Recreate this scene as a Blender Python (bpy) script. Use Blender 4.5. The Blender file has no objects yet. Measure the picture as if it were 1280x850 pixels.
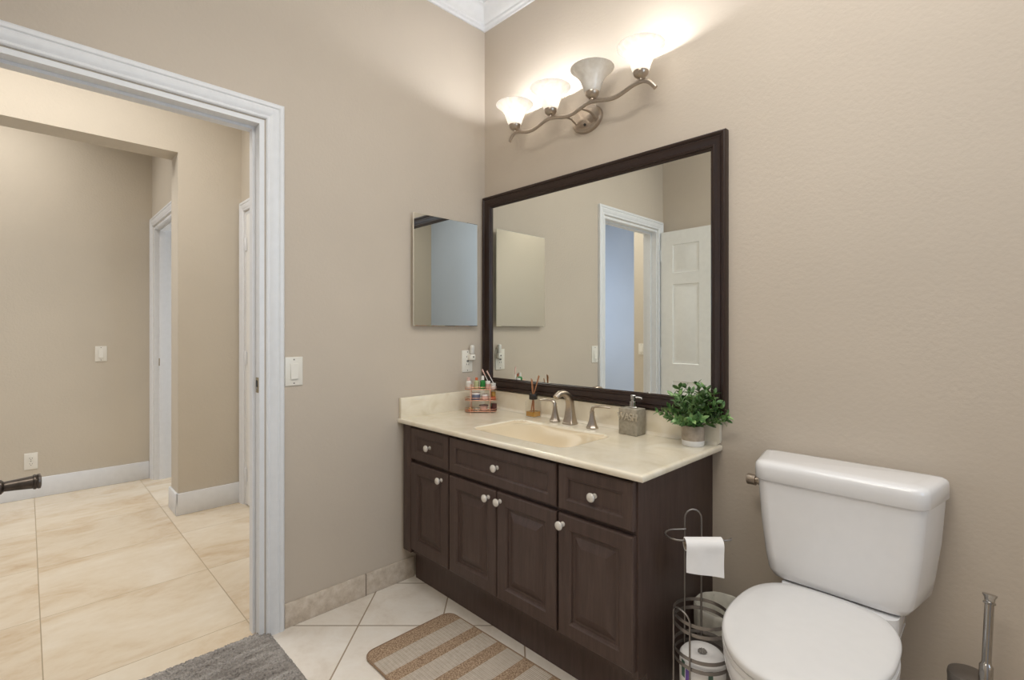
import bpy, bmesh, math, random
from mathutils import Vector, Matrix
PI = math.pi
scn = bpy.context.scene
COL = scn.collection

# ------------------------------------------------------------------ camera
cd = bpy.data.cameras.new('camera')
cam = bpy.data.objects.new('camera', cd); COL.objects.link(cam)
cd.sensor_fit = 'HORIZONTAL'; cd.sensor_width = 36.0
cd.lens = 617.4 / 1280 * 36.0
cd.shift_y = -12.0 / 1280
cd.clip_start = 0.01
cam.location = (2.063, -1.816, 1.2)
cam.rotation_euler = (PI/2, 0, math.atan2(0.71309, 0.70108))
scn.camera = cam
# ------------------------------------------------------------------ world, exposure, large lights
scn.view_settings.view_transform = 'Standard'
scn.view_settings.look = 'None'
scn.view_settings.gamma = 1.0
scn.view_settings.use_curve_mapping = False
scn.view_settings.exposure = 0.13
w = bpy.data.worlds.new('world'); scn.world = w; w.use_nodes = True
w.node_tree.nodes['Background'].inputs[0].default_value = (0.75, 0.87, 1.0, 1)
w.node_tree.nodes['Background'].inputs[1].default_value = 0.6

def area(name, loc, rot, sx, sy, power, color):
    l = bpy.data.lights.new(name, 'AREA'); l.shape = 'RECTANGLE'
    l.size = sx; l.size_y = sy; l.energy = power; l.color = color
    o = bpy.data.objects.new(name, l); COL.objects.link(o)
    o.location = loc; o.rotation_euler = rot
    return o
def aim(o, p, spread=180):
    o.rotation_euler = (Vector(p) - o.location).to_track_quat('-Z', 'Y').to_euler(); o.data.spread = math.radians(spread)
aim(area('bath_ceiling_fill', (2.0, -0.80, 2.94), (0, 0, 0), 1.9, 1.1, 20, (0.985, 0.985, 0.98)), (2.0, -0.7999, 0), 178)  # unseen soft fill added overhead in the bathroom, no fixture modelled
aim(area('bath_cool_fill', (3.34, -0.85, 1.6), (0, 0, 0), 0.9, 1.3, 8, (0.58, 0.78, 1.0)), (0, -1.5, 1.6), 105)  # added bluish fill to cool the left wall, no window behind it
aim(area('bath_front_fill', (1.5, -1.92, 2.62), (0, 0, 0), 0.9, 0.4, 11, (1.0, 0.95, 0.85)), (0.95, -0.3, 0.5), 150)  # added frontal fill for vanity and mirror wall, high on the front wall
aim(area('hall_ceiling_fill', (-0.95, -1.9, 2.94), (0, 0, 0), 0.9, 1.4, 24, (1.0, 0.98, 0.95)), (-0.95, -1.8999, 0), 160)  # unseen fill added overhead to brighten the hall
aim(area('corridor_ceiling_fill', (-2.35, -2.2, 2.94), (0, 0, 0), 0.5, 1.0, 11, (1.0, 0.97, 0.93)), (-2.35, -2.1999, 0), 140)  # unseen fill added above the corridor for its far wall
area('living_daylight', (-2.84, -3.75, 1.7), (0, -PI/2, 0), 1.8, 1.1, 13, (0.70, 0.82, 1.0))
area('bedroom_daylight', (-2.45, 0.6, 1.5), (-PI/2, 0, 0), 0.8, 1.8, 22, (0.80, 0.89, 1.0))
BULB_W = 8.0

# ------------------------------------------------------------------ materials
def lin(h):
    if isinstance(h, str):
        h = [int(h[i:i+2], 16) / 255 for i in (0, 2, 4)]
        h = [c/12.92 if c <= 0.04045 else ((c+0.055)/1.055)**2.4 for c in h]
    return (*h, 1.0)
class N:
    """small node helper"""
    def __init__(s, name):
        s.m = bpy.data.materials.new(name); s.m.use_nodes = True
        s.t = s.m.node_tree; s.b = s.t.nodes['Principled BSDF']
        s.out = s.t.nodes['Material Output']
    def n(s, kind, **kw):
        x = s.t.nodes.new(kind)
        for k, v in kw.items(): setattr(x, k, v)
        return x
    def l(s, a, b): s.t.links.new(a, b)
    def coord(s):
        if not hasattr(s, '_c'): s._c = s.n('ShaderNodeNewGeometry').outputs['Position']
        return s._c
    def obj(s): return s.n('ShaderNodeTexCoord').outputs['Object']
    def noise(s, scale, detail=3, rough=0.5, vec=None, dist=0.0):
        x = s.n('ShaderNodeTexNoise'); x.inputs['Scale'].default_value = scale
        x.inputs['Detail'].default_value = detail; x.inputs['Roughness'].default_value = rough
        x.inputs['Distortion'].default_value = dist
        s.l(vec if vec is not None else s.coord(), x.inputs['Vector']); return x.outputs['Fac']
    def ramp(s, fac, stops):
        r = s.n('ShaderNodeValToRGB'); e = r.color_ramp.elements
        while len(e) < len(stops): e.new(0.5)
        for i, (p, c) in enumerate(stops): e[i].position = p; e[i].color = lin(c)
        s.l(fac, r.inputs[0]); return r.outputs[0]
    def mix(s, fac, a, b, mode='MIX'):
        x = s.n('ShaderNodeMix', data_type='RGBA', blend_type=mode)
        for v, i in ((fac, 0), (a, 6), (b, 7)):
            if hasattr(v, 'links') or hasattr(v, 'is_linked'): s.l(v, x.inputs[i])
            else: x.inputs[i].default_value = v
        return x.outputs[2]
    def math(s, op, a, b=None, c=None):
        x = s.n('ShaderNodeMath', operation=op)
        for i, v in enumerate((a, b, c)):
            if v is None: continue
            if hasattr(v, 'is_linked'): s.l(v, x.inputs[i])
            else: x.inputs[i].default_value = v
        return x.outputs[0]
    def bump(s, h, strength=0.2, dist=0.002):
        b = s.n('ShaderNodeBump'); b.inputs['Strength'].default_value = strength
        b.inputs['Distance'].default_value = dist
        s.l(h, b.inputs['Height']); s.l(b.outputs[0], s.b.inputs['Normal'])
    def base(s, c):
        if hasattr(c, 'is_linked'): s.l(c, s.b.inputs['Base Color'])
        else: s.b.inputs['Base Color'].default_value = lin(c)
    def set(s, **kw):
        for k, v in kw.items(): s.b.inputs[k.replace('_', ' ')].default_value = v
        return s
def simple(name, col, rough=0.5, metal=0.0, var=0.06, vscale=30, **kw):
    """plain paint, metal or plastic with a faint procedural mottling"""
    x = N(name); c = lin(col)
    f = x.noise(vscale, 2)
    a = tuple(v*(1-var) for v in c[:3]); b = tuple(min(1, v*(1+var)) for v in c[:3])
    x.base(x.ramp(f, [(0.3, a), (0.7, b)]))
    x.set(Roughness=rough, Metallic=metal, **kw); return x.m
def wall_mat(name, col, s=1.0):
    x = N(name); c = lin(col)
    f = x.noise(1.6, 3)
    x.base(x.ramp(f, [(0.3, tuple(v*0.97 for v in c[:3])), (0.7, tuple(v*1.03 for v in c[:3]))]))
    x.bump(x.noise(75, 3, 0.55), 0.28*s, 0.003)
    x.set(Roughness=0.6, Specular_IOR_Level=0.25); return x.m
M = {}
M['wall'] = wall_mat('paint_beige', 'c6baab')
M['hallwall'] = wall_mat('paint_hall', 'cac0b0', 1.6)
M['daylitwall'] = wall_mat('paint_daylight_tint', 'bcc6d8')  # wall paint with bluish daylight put into its colour
M['ceil'] = wall_mat('ceiling_white', 'e9e7e3', 0.5)
M['trim'] = simple('trim_white', 'e3e4e6', 0.38, var=0.02)
M['doorw'] = simple('door_white', 'efeeea', 0.4, var=0.02)
M['plate'] = simple('switch_plastic', 'e6e2d8', 0.35, var=0.01)
M['slot'] = simple('slot_dark', '2b2724', 0.6)
M['porc'] = simple('porcelain', 'edecec', 0.12, var=0.01, Coat_Weight=0.4)
M['seatp'] = simple('seat_plastic', 'e2e0de', 0.22, var=0.01)
M['nickel'] = simple('brushed_nickel', 'b5a99c', 0.28, 1.0, 0.05, 120)
M['chrome'] = simple('chrome', 'b9b7b4', 0.16, 1.0, 0.02)
M['pewter'] = simple('pewter_dark', '58504a', 0.34, 0.9, 0.25, 90)
M['brass'] = simple('old_brass', '9a8b6c', 0.35, 0.9)
M['wire'] = simple('grey_wire', '8a847f', 0.35, 0.8)
M['rose'] = simple('rose_gold', 'd9a58a', 0.3, 0.8)
M['knob'] = simple('knob_white', 'd9d2c8', 0.2, 0.15, 0.03, Coat_Weight=0.5)
M['paper'] = simple('tissue', 'f0edea', 0.9, var=0.02)
M['wrap'] = simple('wrap_film', 'd9d6cf', 0.35, var=0.08, vscale=60)
M['bag'] = simple('bag_film', 'd4d0c4', 0.35, var=0.10, vscale=35)
M['binm'] = simple('bin_grey', '8d8780', 0.4)
M['black'] = simple('black_plastic', '26221f', 0.4)
M['reed'] = simple('reed_brown', 'a8734f', 0.7, var=0.15, vscale=200)
M['concrete'] = simple('concrete', '9c9484', 0.85, var=0.16, vscale=70)
M['potg'] = simple('pot_grey', 'a89a8a', 0.8, var=0.14, vscale=60)
M['potw'] = simple('pot_white', 'e4e2df', 0.3, var=0.03)
M['soil'] = simple('soil', '2c2620', 0.95, var=0.3, vscale=150)
M['stemm'] = simple('stem_green', '4d5a33', 0.7)
M['purple'] = simple('print_purple', '6a4aa0', 0.5)
M['teal'] = simple('print_green', '4b6b5c', 0.5)
def wood():
    x = N('espresso_wood')
    mp = x.n('ShaderNodeMapping'); mp.inputs['Scale'].default_value = (30, 30, 3.0)
    x.l(x.coord(), mp.inputs[0])
    f = x.noise(2.2, 5, 0.6, mp.outputs[0], 0.4)
    x.base(x.ramp(f, [(0.25, '463731'), (0.55, '50403a'), (0.8, '5a4a42')]))
    x.bump(f, 0.06, 0.001); x.set(Roughness=0.42, Specular_IOR_Level=0.35); return x.m
M['wood'] = wood()
M['frame'] = simple('frame_espresso', '2b1a12', 0.36, var=0.12, vscale=12)
def marble():
    x = N('cultured_marble')
    f = x.noise(7, 5, 0.6, dist=1.2)
    x.base(x.ramp(f, [(0.3, 'e0d4bb'), (0.5, 'e9dfca'), (0.72, 'efe7d6')]))
    x.set(Roughness=0.2, Coat_Weight=0.3, Coat_Roughness=0.1); return x.m
M['marble'] = marble()
M['basin'] = simple('basin_shaded', 'dccaab', 0.2, var=0.02, vscale=6)  # same marble as the counter, the basin's shade put into the colour

def tile_mat(name, ang, ox, oy, sz, grout_w, cols, grout, rough, streak=None, bumpy=0.25, plane='xy'):
    x = N(name)
    mp = x.n('ShaderNodeMapping', vector_type='POINT')
    sep = x.n('ShaderNodeSeparateXYZ')
    x.l(x.coord(), sep.inputs[0])
    X, Y = sep.outputs[0], sep.outputs[1]
    dx = x.math('SUBTRACT', X, ox); dy = x.math('SUBTRACT', Y, oy)
    c, s = math.cos(ang), math.sin(ang)
    u = x.math('ADD', x.math('MULTIPLY', dx, c), x.math('MULTIPLY', dy, s))
    v = x.math('SUBTRACT', x.math('MULTIPLY', dy, c), x.math('MULTIPLY', dx, s))
    u = x.math('DIVIDE', u, sz); v = x.math('DIVIDE', v, sz)
    fu = x.math('FRACT', u); fv = x.math('FRACT', v)
    def edge(f): return x.math('MINIMUM', f, x.math('SUBTRACT', 1.0, f))
    e = x.math('MINIMUM', edge(fu), edge(fv))
    g = x.math('LESS_THAN', e, grout_w / sz / 2)
    cmb = x.n('ShaderNodeCombineXYZ')
    x.l(x.math('FLOOR', u), cmb.inputs[0]); x.l(x.math('FLOOR', v), cmb.inputs[1])
    wn = x.n('ShaderNodeTexWhiteNoise', noise_dimensions='2D'); x.l(cmb.outputs[0], wn.inputs['Vector'])
    off = x.n('ShaderNodeVectorMath', operation='MULTIPLY_ADD')
    x.l(wn.outputs['Color'], off.inputs[0]); off.inputs[1].default_value = (7, 7, 7); x.l(x.coord(), off.inputs[2])
    vec = off.outputs[0]
    if streak:
        m2 = x.n('ShaderNodeMapping'); m2.inputs['Scale'].default_value = streak[0]
        m2.inputs['Rotation'].default_value = (0, 0, streak[1]); x.l(vec, m2.inputs[0]); vec = m2.outputs[0]
    f = x.noise(5.0, 7, 0.62, vec, 0.7)
    fine = x.noise(45, 4, 0.6, vec)
    f = x.math('ADD', x.math('MULTIPLY', f, 0.8), x.math('MULTIPLY', fine, 0.2))
    colr = x.ramp(f, cols)
    x.base(x.mix(g, colr, lin(grout)))
    rr = x.math('ADD', x.math('MULTIPLY', g, 0.4), rough); x.l(rr, x.b.inputs['Roughness'])
    h = x.math('SUBTRACT', x.math('MULTIPLY', f, 0.15), g); x.bump(h, bumpy, 0.002)
    return x.m
M['tile'] = tile_mat('bath_tile', 0.7943, 0.193, -0.854, 0.3365, 0.006,
    [(0.30, 'd6cabb'), (0.48, 'e6ddd1'), (0.70, 'eee8df')], '9f8e78', 0.35)
M['trav'] = tile_mat('travertine', 0.0, -0.17, -1.165, 0.61, 0.0035,
    [(0.27, 'b99c7d'), (0.38, 'cdb89c'), (0.50, 'd9cab3'), (0.72, 'e3d9c8')], 'a3937a', 0.25,
    ((0.62, 0.36, 1.0), 0.45), 0.12)
def bbtile():
    x = N('tile_skirting')
    sep = x.n('ShaderNodeSeparateXYZ'); x.l(x.coord(), sep.inputs[0])
    v = x.math('DIVIDE', x.math('ADD', sep.outputs[1], 0.722), 0.40)
    fv = x.math('FRACT', v); e = x.math('MINIMUM', fv, x.math('SUBTRACT', 1.0, fv))
    g = x.math('LESS_THAN', e, 0.008)
    f = x.noise(28, 6, 0.65)
    x.base(x.mix(g, x.ramp(f, [(0.3, 'b9a997'), (0.5, 'cdbfae'), (0.7, 'dcd1c3')]), lin('8b7c6b')))
    x.bump(x.math('SUBTRACT', x.math('MULTIPLY', f, 0.2), g), 0.2, 0.002)
    x.set(Roughness=0.45); return x.m
M['bbtile'] = bbtile()
def matmat():
    x = N('striped_mat')
    sep = x.n('ShaderNodeSeparateXYZ'); x.l(x.coord(), sep.inputs[0])
    a = x.math('FRACT', x.math('DIVIDE', x.math('SUBTRACT', sep.outputs[0], 0.540), 0.1365))
    st = x.math('MAXIMUM', x.math('LESS_THAN', a, 0.39), x.math('LESS_THAN', sep.outputs[0], 0.445))
    # fine ribs in the light bands
    rib = x.math('SINE', x.math('MULTIPLY', sep.outputs[0], 900))
    rib2 = x.math('SINE', x.math('MULTIPLY', sep.outputs[1], 420))
    rib = x.math('MULTIPLY', x.math('ADD', x.math('ADD', rib, x.math('MULTIPLY', rib2, 0.35)), 1.35), 0.37)
    light = x.ramp(rib, [(0.1, 'a69887'), (0.75, 'd0c4b5')])
    speck = x.noise(190, 3, 0.75)
    dark = x.ramp(speck, [(0.36, '7d6653'), (0.5, 'a1886f'), (0.64, 'c4ac92')])
    mot = x.noise(60, 3)
    light = x.mix(0.25, light, x.ramp(mot, [(0.3, '8c7e6e'), (0.7, 'c9beb0')]))
    x.base(x.mix(st, light, dark))
    x.bump(x.math('ADD', x.math('MULTIPLY', speck, 0.7), x.math('MULTIPLY', rib, 0.3)), 0.6, 0.003)
    x.set(Roughness=0.95, Specular_IOR_Level=0.1); return x.m
M['mat'] = matmat()
M['matedge'] = simple('mat_binding', '8e745c', 0.9, var=0.15, vscale=150)
def rugmat():
    x = N('grey_pile')
    mp = x.n('ShaderNodeMapping'); mp.inputs['Scale'].default_value = (4.5, 1.0, 1.0)
    mp.inputs['Rotation'].default_value = (0, 0, -0.1)
    x.l(x.coord(), mp.inputs[0])
    a = x.noise(7, 4, 0.6, mp.outputs[0]); b = x.noise(170, 3, 0.7)
    f = x.math('ADD', x.math('MULTIPLY', a, 0.6), x.math('MULTIPLY', b, 0.4))
    x.base(x.ramp(f, [(0.32, '6f6862'), (0.5, '938d87'), (0.68, 'b8b3ad')]))
    x.set(Roughness=1.0, Specular_IOR_Level=0.05); return x.m
M['rug'] = rugmat()
def leafmat():
    x = N('leaf_green')
    f = x.noise(38, 2)
    x.base(x.ramp(f, [(0.30, '30502a'), (0.5, '52793f'), (0.70, '9ab878')]))
    x.set(Roughness=0.42); return x.m
M['leaf'] = leafmat()
def mirror(name, tint):
    x = N(name); x.base(x.ramp(x.noise(3, 1), [(0.0, tint), (1.0, tint)]))
    x.set(Metallic=1.0, Roughness=0.0); return x.m
M['mirror'] = mirror('silvered_glass', (0.94, 0.965, 0.925))
def glass(name, col, rough=0.02, ior=1.45):
    x = N(name); x.base(col); x.set(Roughness=rough, Transmission_Weight=1.0, IOR=ior); return x.m
M['glass'] = glass('clear_glass', (0.98, 0.98, 0.97), 0.0, 1.06)
M['oil'] = simple('amber_oil', 'd29a3c', 0.1, Alpha=0.6)
def shade(name, emit, base='f3efe8'):
    x = N(name); f = x.noise(26, 4, 0.6, dist=0.8)
    c = x.ramp(f, [(0.3, 'e9e4dc'), (0.7, 'fbf8f3')])
    tr = x.n('ShaderNodeBsdfTranslucent'); df = x.n('ShaderNodeBsdfDiffuse'); ad = x.n('ShaderNodeMixShader')
    gl = x.n('ShaderNodeBsdfGlossy'); gl.inputs['Roughness'].default_value = 0.15
    x.l(c, tr.inputs[0]); x.l(c, df.inputs[0]); ad.inputs[0].default_value = 0.68
    x.l(tr.outputs[0], ad.inputs[1]); x.l(df.outputs[0], ad.inputs[2])
    m2 = x.n('ShaderNodeMixShader'); m2.inputs[0].default_value = 0.06
    x.l(ad.outputs[0], m2.inputs[1]); x.l(gl.outputs[0], m2.inputs[2]); last = m2
    if emit:
        em = x.n('ShaderNodeEmission'); x.l(c, em.inputs[0]); em.inputs[1].default_value = emit
        a2 = x.n('ShaderNodeAddShader'); x.l(last.outputs[0], a2.inputs[0]); x.l(em.outputs[0], a2.inputs[1]); last = a2
    x.l(last.outputs[0], x.out.inputs[0]); return x.m
M['shade_on'] = shade('alabaster_glass_lit', 0.26)
M['shade_off'] = shade('alabaster_glass', 0.0)
def bulbmat():
    x = N('bulb_glow'); x.base('ffffff')
    x.b.inputs['Emission Color'].default_value = (1, 0.95, 0.86, 1); x.b.inputs['Emission Strength'].default_value = 6
    return x.m
M['bulb'] = bulbmat()
M['bulb_off'] = simple('bulb_dull', 'e6e2da', 0.3)

# ------------------------------------------------------------------ geometry helpers
class G:
    def __init__(s): s.b = bmesh.new()
    def V(s, p): return s.b.verts.new(p)
    def F(s, vs):
        try: return s.b.faces.new(vs)
        except ValueError: return None
    def box(s, x0, y0, z0, x1, y1, z1, bev=0.0, seg=2):
        x0, x1 = min(x0, x1), max(x0, x1); y0, y1 = min(y0, y1), max(y0, y1); z0, z1 = min(z0, z1), max(z0, z1)
        r = bmesh.ops.create_cube(s.b, size=1.0, matrix=Matrix.Translation(((x0+x1)/2, (y0+y1)/2, (z0+z1)/2)) @ Matrix.Diagonal((x1-x0, y1-y0, z1-z0, 1)))
        if bev > 0:
            es = list({e for v in r['verts'] for e in v.link_edges})
            bmesh.ops.bevel(s.b, geom=es, offset=bev, segments=seg, affect='EDGES', profile=0.5, clamp_overlap=True)
        return s
    def loops(s, rings, closed=True, cap0=False, cap1=False):
        """rings: lists of points with the same count, joined in order"""
        vv = [[s.V(p) for p in r] for r in rings]
        n = len(vv[0])
        for a, b in zip(vv[:-1], vv[1:]):
            for i in range(n if closed else n-1):
                j = (i+1) % n
                s.F([a[i], a[j], b[j], b[i]])
        if cap0: s.F(vv[0][::-1])
        if cap1: s.F(vv[-1])
        return s
    def lathe(s, prof, o=(0, 0, 0), axis='z', n=24, cap0=True, cap1=True, mat=None, sx=1.0, sy=1.0):
        rings = []
        for r, h in prof:
            ring = []
            for i in range(n):
                a = 2*PI*i/n; c, d = r*math.cos(a)*sx, r*math.sin(a)*sy
                p = {'z': (c, d, h), '-y': (c, -h, d), 'y': (c, h, -d), 'x': (h, c, d), '-x': (-h, c, -d)}[axis]
                p = Vector(p)
                if mat is not None: p = mat @ p
                ring.append((p.x+o[0], p.y+o[1], p.z+o[2]))
            rings.append(ring)
        return s.loops(rings, True, cap0, cap1)
    def tube(s, pts, r, n=10, cap=True, flat=None):
        """sweep a round section along a polyline; r may be a list; flat=(a,b) scales the section"""
        P = [Vector(p) for p in pts]; m = len(P)
        rs = r if isinstance(r, (list, tuple)) else [r]*m
        rings = []; up = None
        for i in range(m):
            t = (P[min(i+1, m-1)] - P[max(i-1, 0)]).normalized()
            if up is None:
                up = Vector((0, 0, 1)) if abs(t.z) < 0.9 else Vector((1, 0, 0))
            up = (up - t*up.dot(t)).normalized()
            sd = t.cross(up)
            fa, fb = flat if flat else (1, 1)
            rings.append([tuple(P[i] + (sd*math.cos(2*PI*k/n)*fa + up*math.sin(2*PI*k/n)*fb)*rs[i]) for k in range(n)])
        return s.loops(rings, True, cap, cap)
    def torus(s, c, R, r, n=40, k=8, sx=1, sy=1, hz=1.0, ang=0.0):
        rings = []
        for i in range(n):
            a = 2*PI*i/n
            ring = []
            for j in range(k):
                b = 2*PI*j/k; q = R + r*math.cos(b)
                px, py = q*math.cos(a)*sx, q*math.sin(a)*sy
                ring.append((c[0]+px*math.cos(ang)-py*math.sin(ang), c[1]+px*math.sin(ang)+py*math.cos(ang), c[2]+r*hz*math.sin(b)))
            rings.append(ring)
        rings.append(rings[0])
        return s.loops(rings, True)
    def out(s, name, mat, parent=None, smooth=40, local=False, weld=1e-5):
        if weld: bmesh.ops.remove_doubles(s.b, verts=s.b.verts, dist=weld)
        bmesh.ops.recalc_face_normals(s.b, faces=s.b.faces)
        me = bpy.data.meshes.new(name)
        if parent is not None and not local:
            bmesh.ops.translate(s.b, verts=s.b.verts, vec=-world_loc(parent))
        s.b.to_mesh(me); s.b.free()
        if smooth:
            me.shade_smooth(); me.set_sharp_from_angle(angle=math.radians(smooth))
        me.materials.append(M[mat] if isinstance(mat, str) else mat)
        o = bpy.data.objects.new(name, me); COL.objects.link(o)
        if parent is not None: o.parent = parent
        return o
def world_loc(o):
    v = Vector((0, 0, 0))
    while o is not None: v += o.location; o = o.parent
    return v
def thing(name, loc, label, cat, group=None):
    o = bpy.data.objects.new(name, None); COL.objects.link(o); o.location = loc
    o.empty_display_size = 0.05
    o['label'] = label; o['category'] = cat
    if group: o['group'] = group
    return o
def tag(o, label, cat, group=None):
    o['label'] = label; o['category'] = cat
    if group: o['group'] = group
    return o
def struct(o):
    o['kind'] = 'structure'; return o
def rpoly(pts, rad, seg=6):
    """closed polygon with rounded corners; rad a number or a list"""
    n = len(pts); out = []
    for i in range(n):
        p = Vector(pts[i]); a = Vector(pts[i-1]); b = Vector(pts[(i+1) % n])
        r = rad[i] if isinstance(rad, (list, tuple)) else rad
        u = (a-p).normalized(); v = (b-p).normalized()
        half = math.acos(max(-1, min(1, u.dot(v))))/2
        d = r/math.tan(half); c = p + (u+v).normalized()*(r/math.sin(half))
        p0 = p+u*d - c; p1 = p+v*d - c
        a0 = math.atan2(p0.y, p0.x); a1 = math.atan2(p1.y, p1.x)
        da = (a1-a0+PI) % (2*PI) - PI
        for k in range(seg+1):
            t = a0 + da*k/seg
            out.append((c.x+r*math.cos(t), c.y+r*math.sin(t)))
    return out
def rect_xz(x0, x1, z0, z1, i, y): return [(x0+i, y, z0+i), (x1-i, y, z0+i), (x1-i, y, z1-i), (x0+i, y, z1-i)]
def front(g, x0, x1, z0, z1, prof):
    """a panel facing -y: prof = [(inset, y)...], last ring capped"""
    g.loops([rect_xz(x0, x1, z0, z1, i, y) for i, y in prof], True, False, True)

# ------------------------------------------------------------------ room shell
RX, RY, RZ = 3.38, -2.0, 2.96          # bathroom extents
HX0, HY0, HY1, HZ = -2.87, -4.6, -0.74, 2.96
DY0, DY1, DZ = -1.91, -1.15, 2.025     # bathroom door opening in the left wall
LT = 0.12

def quad(name, pts, mat):
    g = G(); g.F([g.V(p) for p in pts]); return struct(g.out(name, mat, smooth=None))
g = G(); g.box(-0.0, RY-0.12, -0.1, RX+0.1, 0.1, 0.0)
struct(g.out('floor', 'tile', smooth=None))
g = G(); g.box(-3.6, HY0-0.1, -0.1, -0.0, 1.5, 0.0)
struct(g.out('floor_hall', 'trav', smooth=None))
g = G(); g.box(-LT, RY-0.1, RZ, RX+0.1, 0.1, RZ+0.1)
struct(g.out('ceiling', 'ceil', smooth=None))
g = G(); g.box(-3.6, HY0-0.1, HZ, -LT, 1.5, HZ+0.1)
struct(g.out('ceiling_hall', 'ceil', smooth=None))
g = G(); g.box(-LT, 0.0, 0, RX+0.1, 0.1, RZ)
struct(g.out('wall_back', 'wall', smooth=None))
g = G()
g.box(-LT, DY1, 0, 0, 0.0, RZ); g.box(-LT, DY0, DZ, 0, DY1, RZ); g.box(-LT, RY-0.1, 0, 0, DY0, RZ)
struct(g.out('wall_left', 'wall', smooth=None))
g = G(); g.box(0, RY-0.1, 0, 2.45, RY, RZ); struct(g.out('wall_front', 'wall', smooth=None))
g = G(); g.box(2.45, RY-0.1, 0, RX+0.1, RY, RZ); struct(g.out('wall_front_right', 'daylitwall', smooth=None))
g = G(); g.box(RX, RY, 0, RX+0.1, 0, RZ); struct(g.out('wall_right', 'wall', smooth=None))
# hall beyond the door
PX0, PX1 = -1.945, -1.74              # wall with the wide cased opening
OY, OZ = -1.115, 2.355
g = G(); g.box(PX0, OY, 0, PX1, HY1+0.1, HZ); g.box(PX0, -2.9, OZ, PX1, OY, HZ)
struct(g.out('wall_hall_middle', 'hallwall', smooth=None))
g = G(); g.box(HX0-0.1, HY0-0.1, 0, HX0, 1.5, HZ); struct(g.out('wall_hall_far', 'hallwall', smooth=None))
H3Y = -1.085                          # wall with the doorway at the end of the corridor
D3X0, D3X1, D3Z = -2.79, -2.03, 2.03
g = G(); g.box(HX0, H3Y, 0, D3X0, H3Y+0.12, HZ); g.box(D3X0, H3Y, D3Z, D3X1, H3Y+0.12, HZ); g.box(D3X1, H3Y, 0, PX0, H3Y+0.12, HZ)
struct(g.out('wall_hall_end', 'hallwall', smooth=None))
D4X0, D4X1, D4Z = -1.66, -0.90, 2.015
g = G(); g.box(PX1, HY1, 0, D4X0, HY1+0.1, HZ); g.box(D4X0, HY1, D4Z, D4X1, HY1+0.1, HZ); g.box(D4X1, HY1, 0, -LT, HY1+0.1, HZ)
struct(g.out('wall_hall_side', 'hallwall', smooth=None))
g = G(); g.box(-0.83, -3.0, 0, -LT, -2.9, HZ); g.box(-LT, -3.0, 0, 0, RY-0.1, HZ); struct(g.out('wall_hall_stub', 'hallwall', smooth=None))
g = G(); g.box(HX0, HY0-0.1, 0, -0.6, HY0, HZ); struct(g.out('wall_hall_front', 'daylitwall', smooth=None))
g = G(); g.box(-0.83, HY0, 0, -0.73, -3.0, HZ); struct(g.out('wall_hall_right', 'hallwall', smooth=None))
g = G(); g.box(PX0, H3Y+0.12, 0, PX0+0.08, 1.5, HZ); struct(g.out('wall_bedroom_right', 'hallwall', smooth=None))
g = G(); g.box(HX0, 1.4, 0, PX0, 1.5, HZ); struct(g.out('wall_bedroom_back', 'hallwall', smooth=None))

# crown moulding, mitred round the bathroom
prof = [(0.0, 2.853), (0.010, 2.853), (0.012, 2.863), (0.022, 2.868), (0.024, 2.878), (0.036, 2.884), (0.052, 2.900), (0.068, 2.924),
        (0.076, 2.930), (0.088, 2.934), (0.090, 2.944), (0.100, 2.948), (0.102, 2.96)]
g = G()
g.loops([[(i, -i, z), (RX-i, -i, z), (RX-i, RY+i, z), (i, RY+i, z)] for i, z in prof])
struct(g.out('trim_1', 'trim', smooth=25))

CAS = [(0.0, 0.0), (0.0, 0.008), (0.004, 0.012), (0.010, 0.012), (0.013, 0.009), (0.018, 0.011), (0.030, 0.017), (0.040, 0.018), (0.046, 0.015), (0.050, 0.019), (0.060, 0.020), (0.066, 0.016), (0.067, 0.0)]
def casing(name, a, b, zt, pl, sgn, axis):
    """door casing round an opening a..b; pl the wall plane, sgn its outward side; axis 'x' = wall plane x const"""
    g = G(); rings = []
    for w_, d in CAS:
        w_ += 0.004
        q = [(b+w_, 0.0), (b+w_, zt+w_), (a-w_, zt+w_), (a-w_, 0.0)]
        rings.append([(pl+sgn*d, u, z) if axis == 'x' else (u, pl+sgn*d, z) for u, z in q])
    g.loops(rings, closed=False)
    return struct(g.out(name, 'trim', smooth=25))
def jamb(name, a, b, zt, p0, p1, axis, th=0.018):
    g = G()
    def bx(u0, u1, z0, z1, q0, q1):
        if axis == 'x': g.box(q0, u0, z0, q1, u1, z1)
        else: g.box(u0, q0, z0, u1, q1, z1)
    m = (p0+p1)/2
    bx(a, a+th, 0, zt, p0, p1); bx(b-th, b, 0, zt, p0, p1); bx(a+th, b-th, zt-th, zt, p0, p1)
    s0, s1 = m-0.006-0.018, m-0.006+0.018   # door stop strips
    bx(a+th, a+th+0.011, 0, zt-th, s0, s1); bx(b-th-0.011, b-th, 0, zt-th, s0, s1); bx(a+th+0.011, b-th-0.011, zt-th-0.011, zt-th, s0, s1)
    return struct(g.out(name, 'trim', smooth=None))
casing('trim_2', DY0, DY1, DZ, 0.0, 1, 'x')
casing('trim_3', DY0, DY1, DZ, -LT, -1, 'x')
j1 = jamb('door_frame', DY0, DY1, DZ, -LT, 0.0, 'x'); j1.name = 'door_1'
g = G(); g.box(-0.040, DY1-0.0195, 0.955, -0.010, DY1-0.017, 1.015, 0.0008)
sp = g.out('strike_plate', 'brass', j1); sp['label'] = 'brass strike plate'
g = G(); g.lathe([(0.0001, 0), (0.004, 0.0004), (0.003, 0.0015), (0.0001, 0.002)], (-0.025, DY1-0.0195, 0.972), '-y', 12); g.out('strike_screw', 'chrome', sp, local=False)
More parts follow.
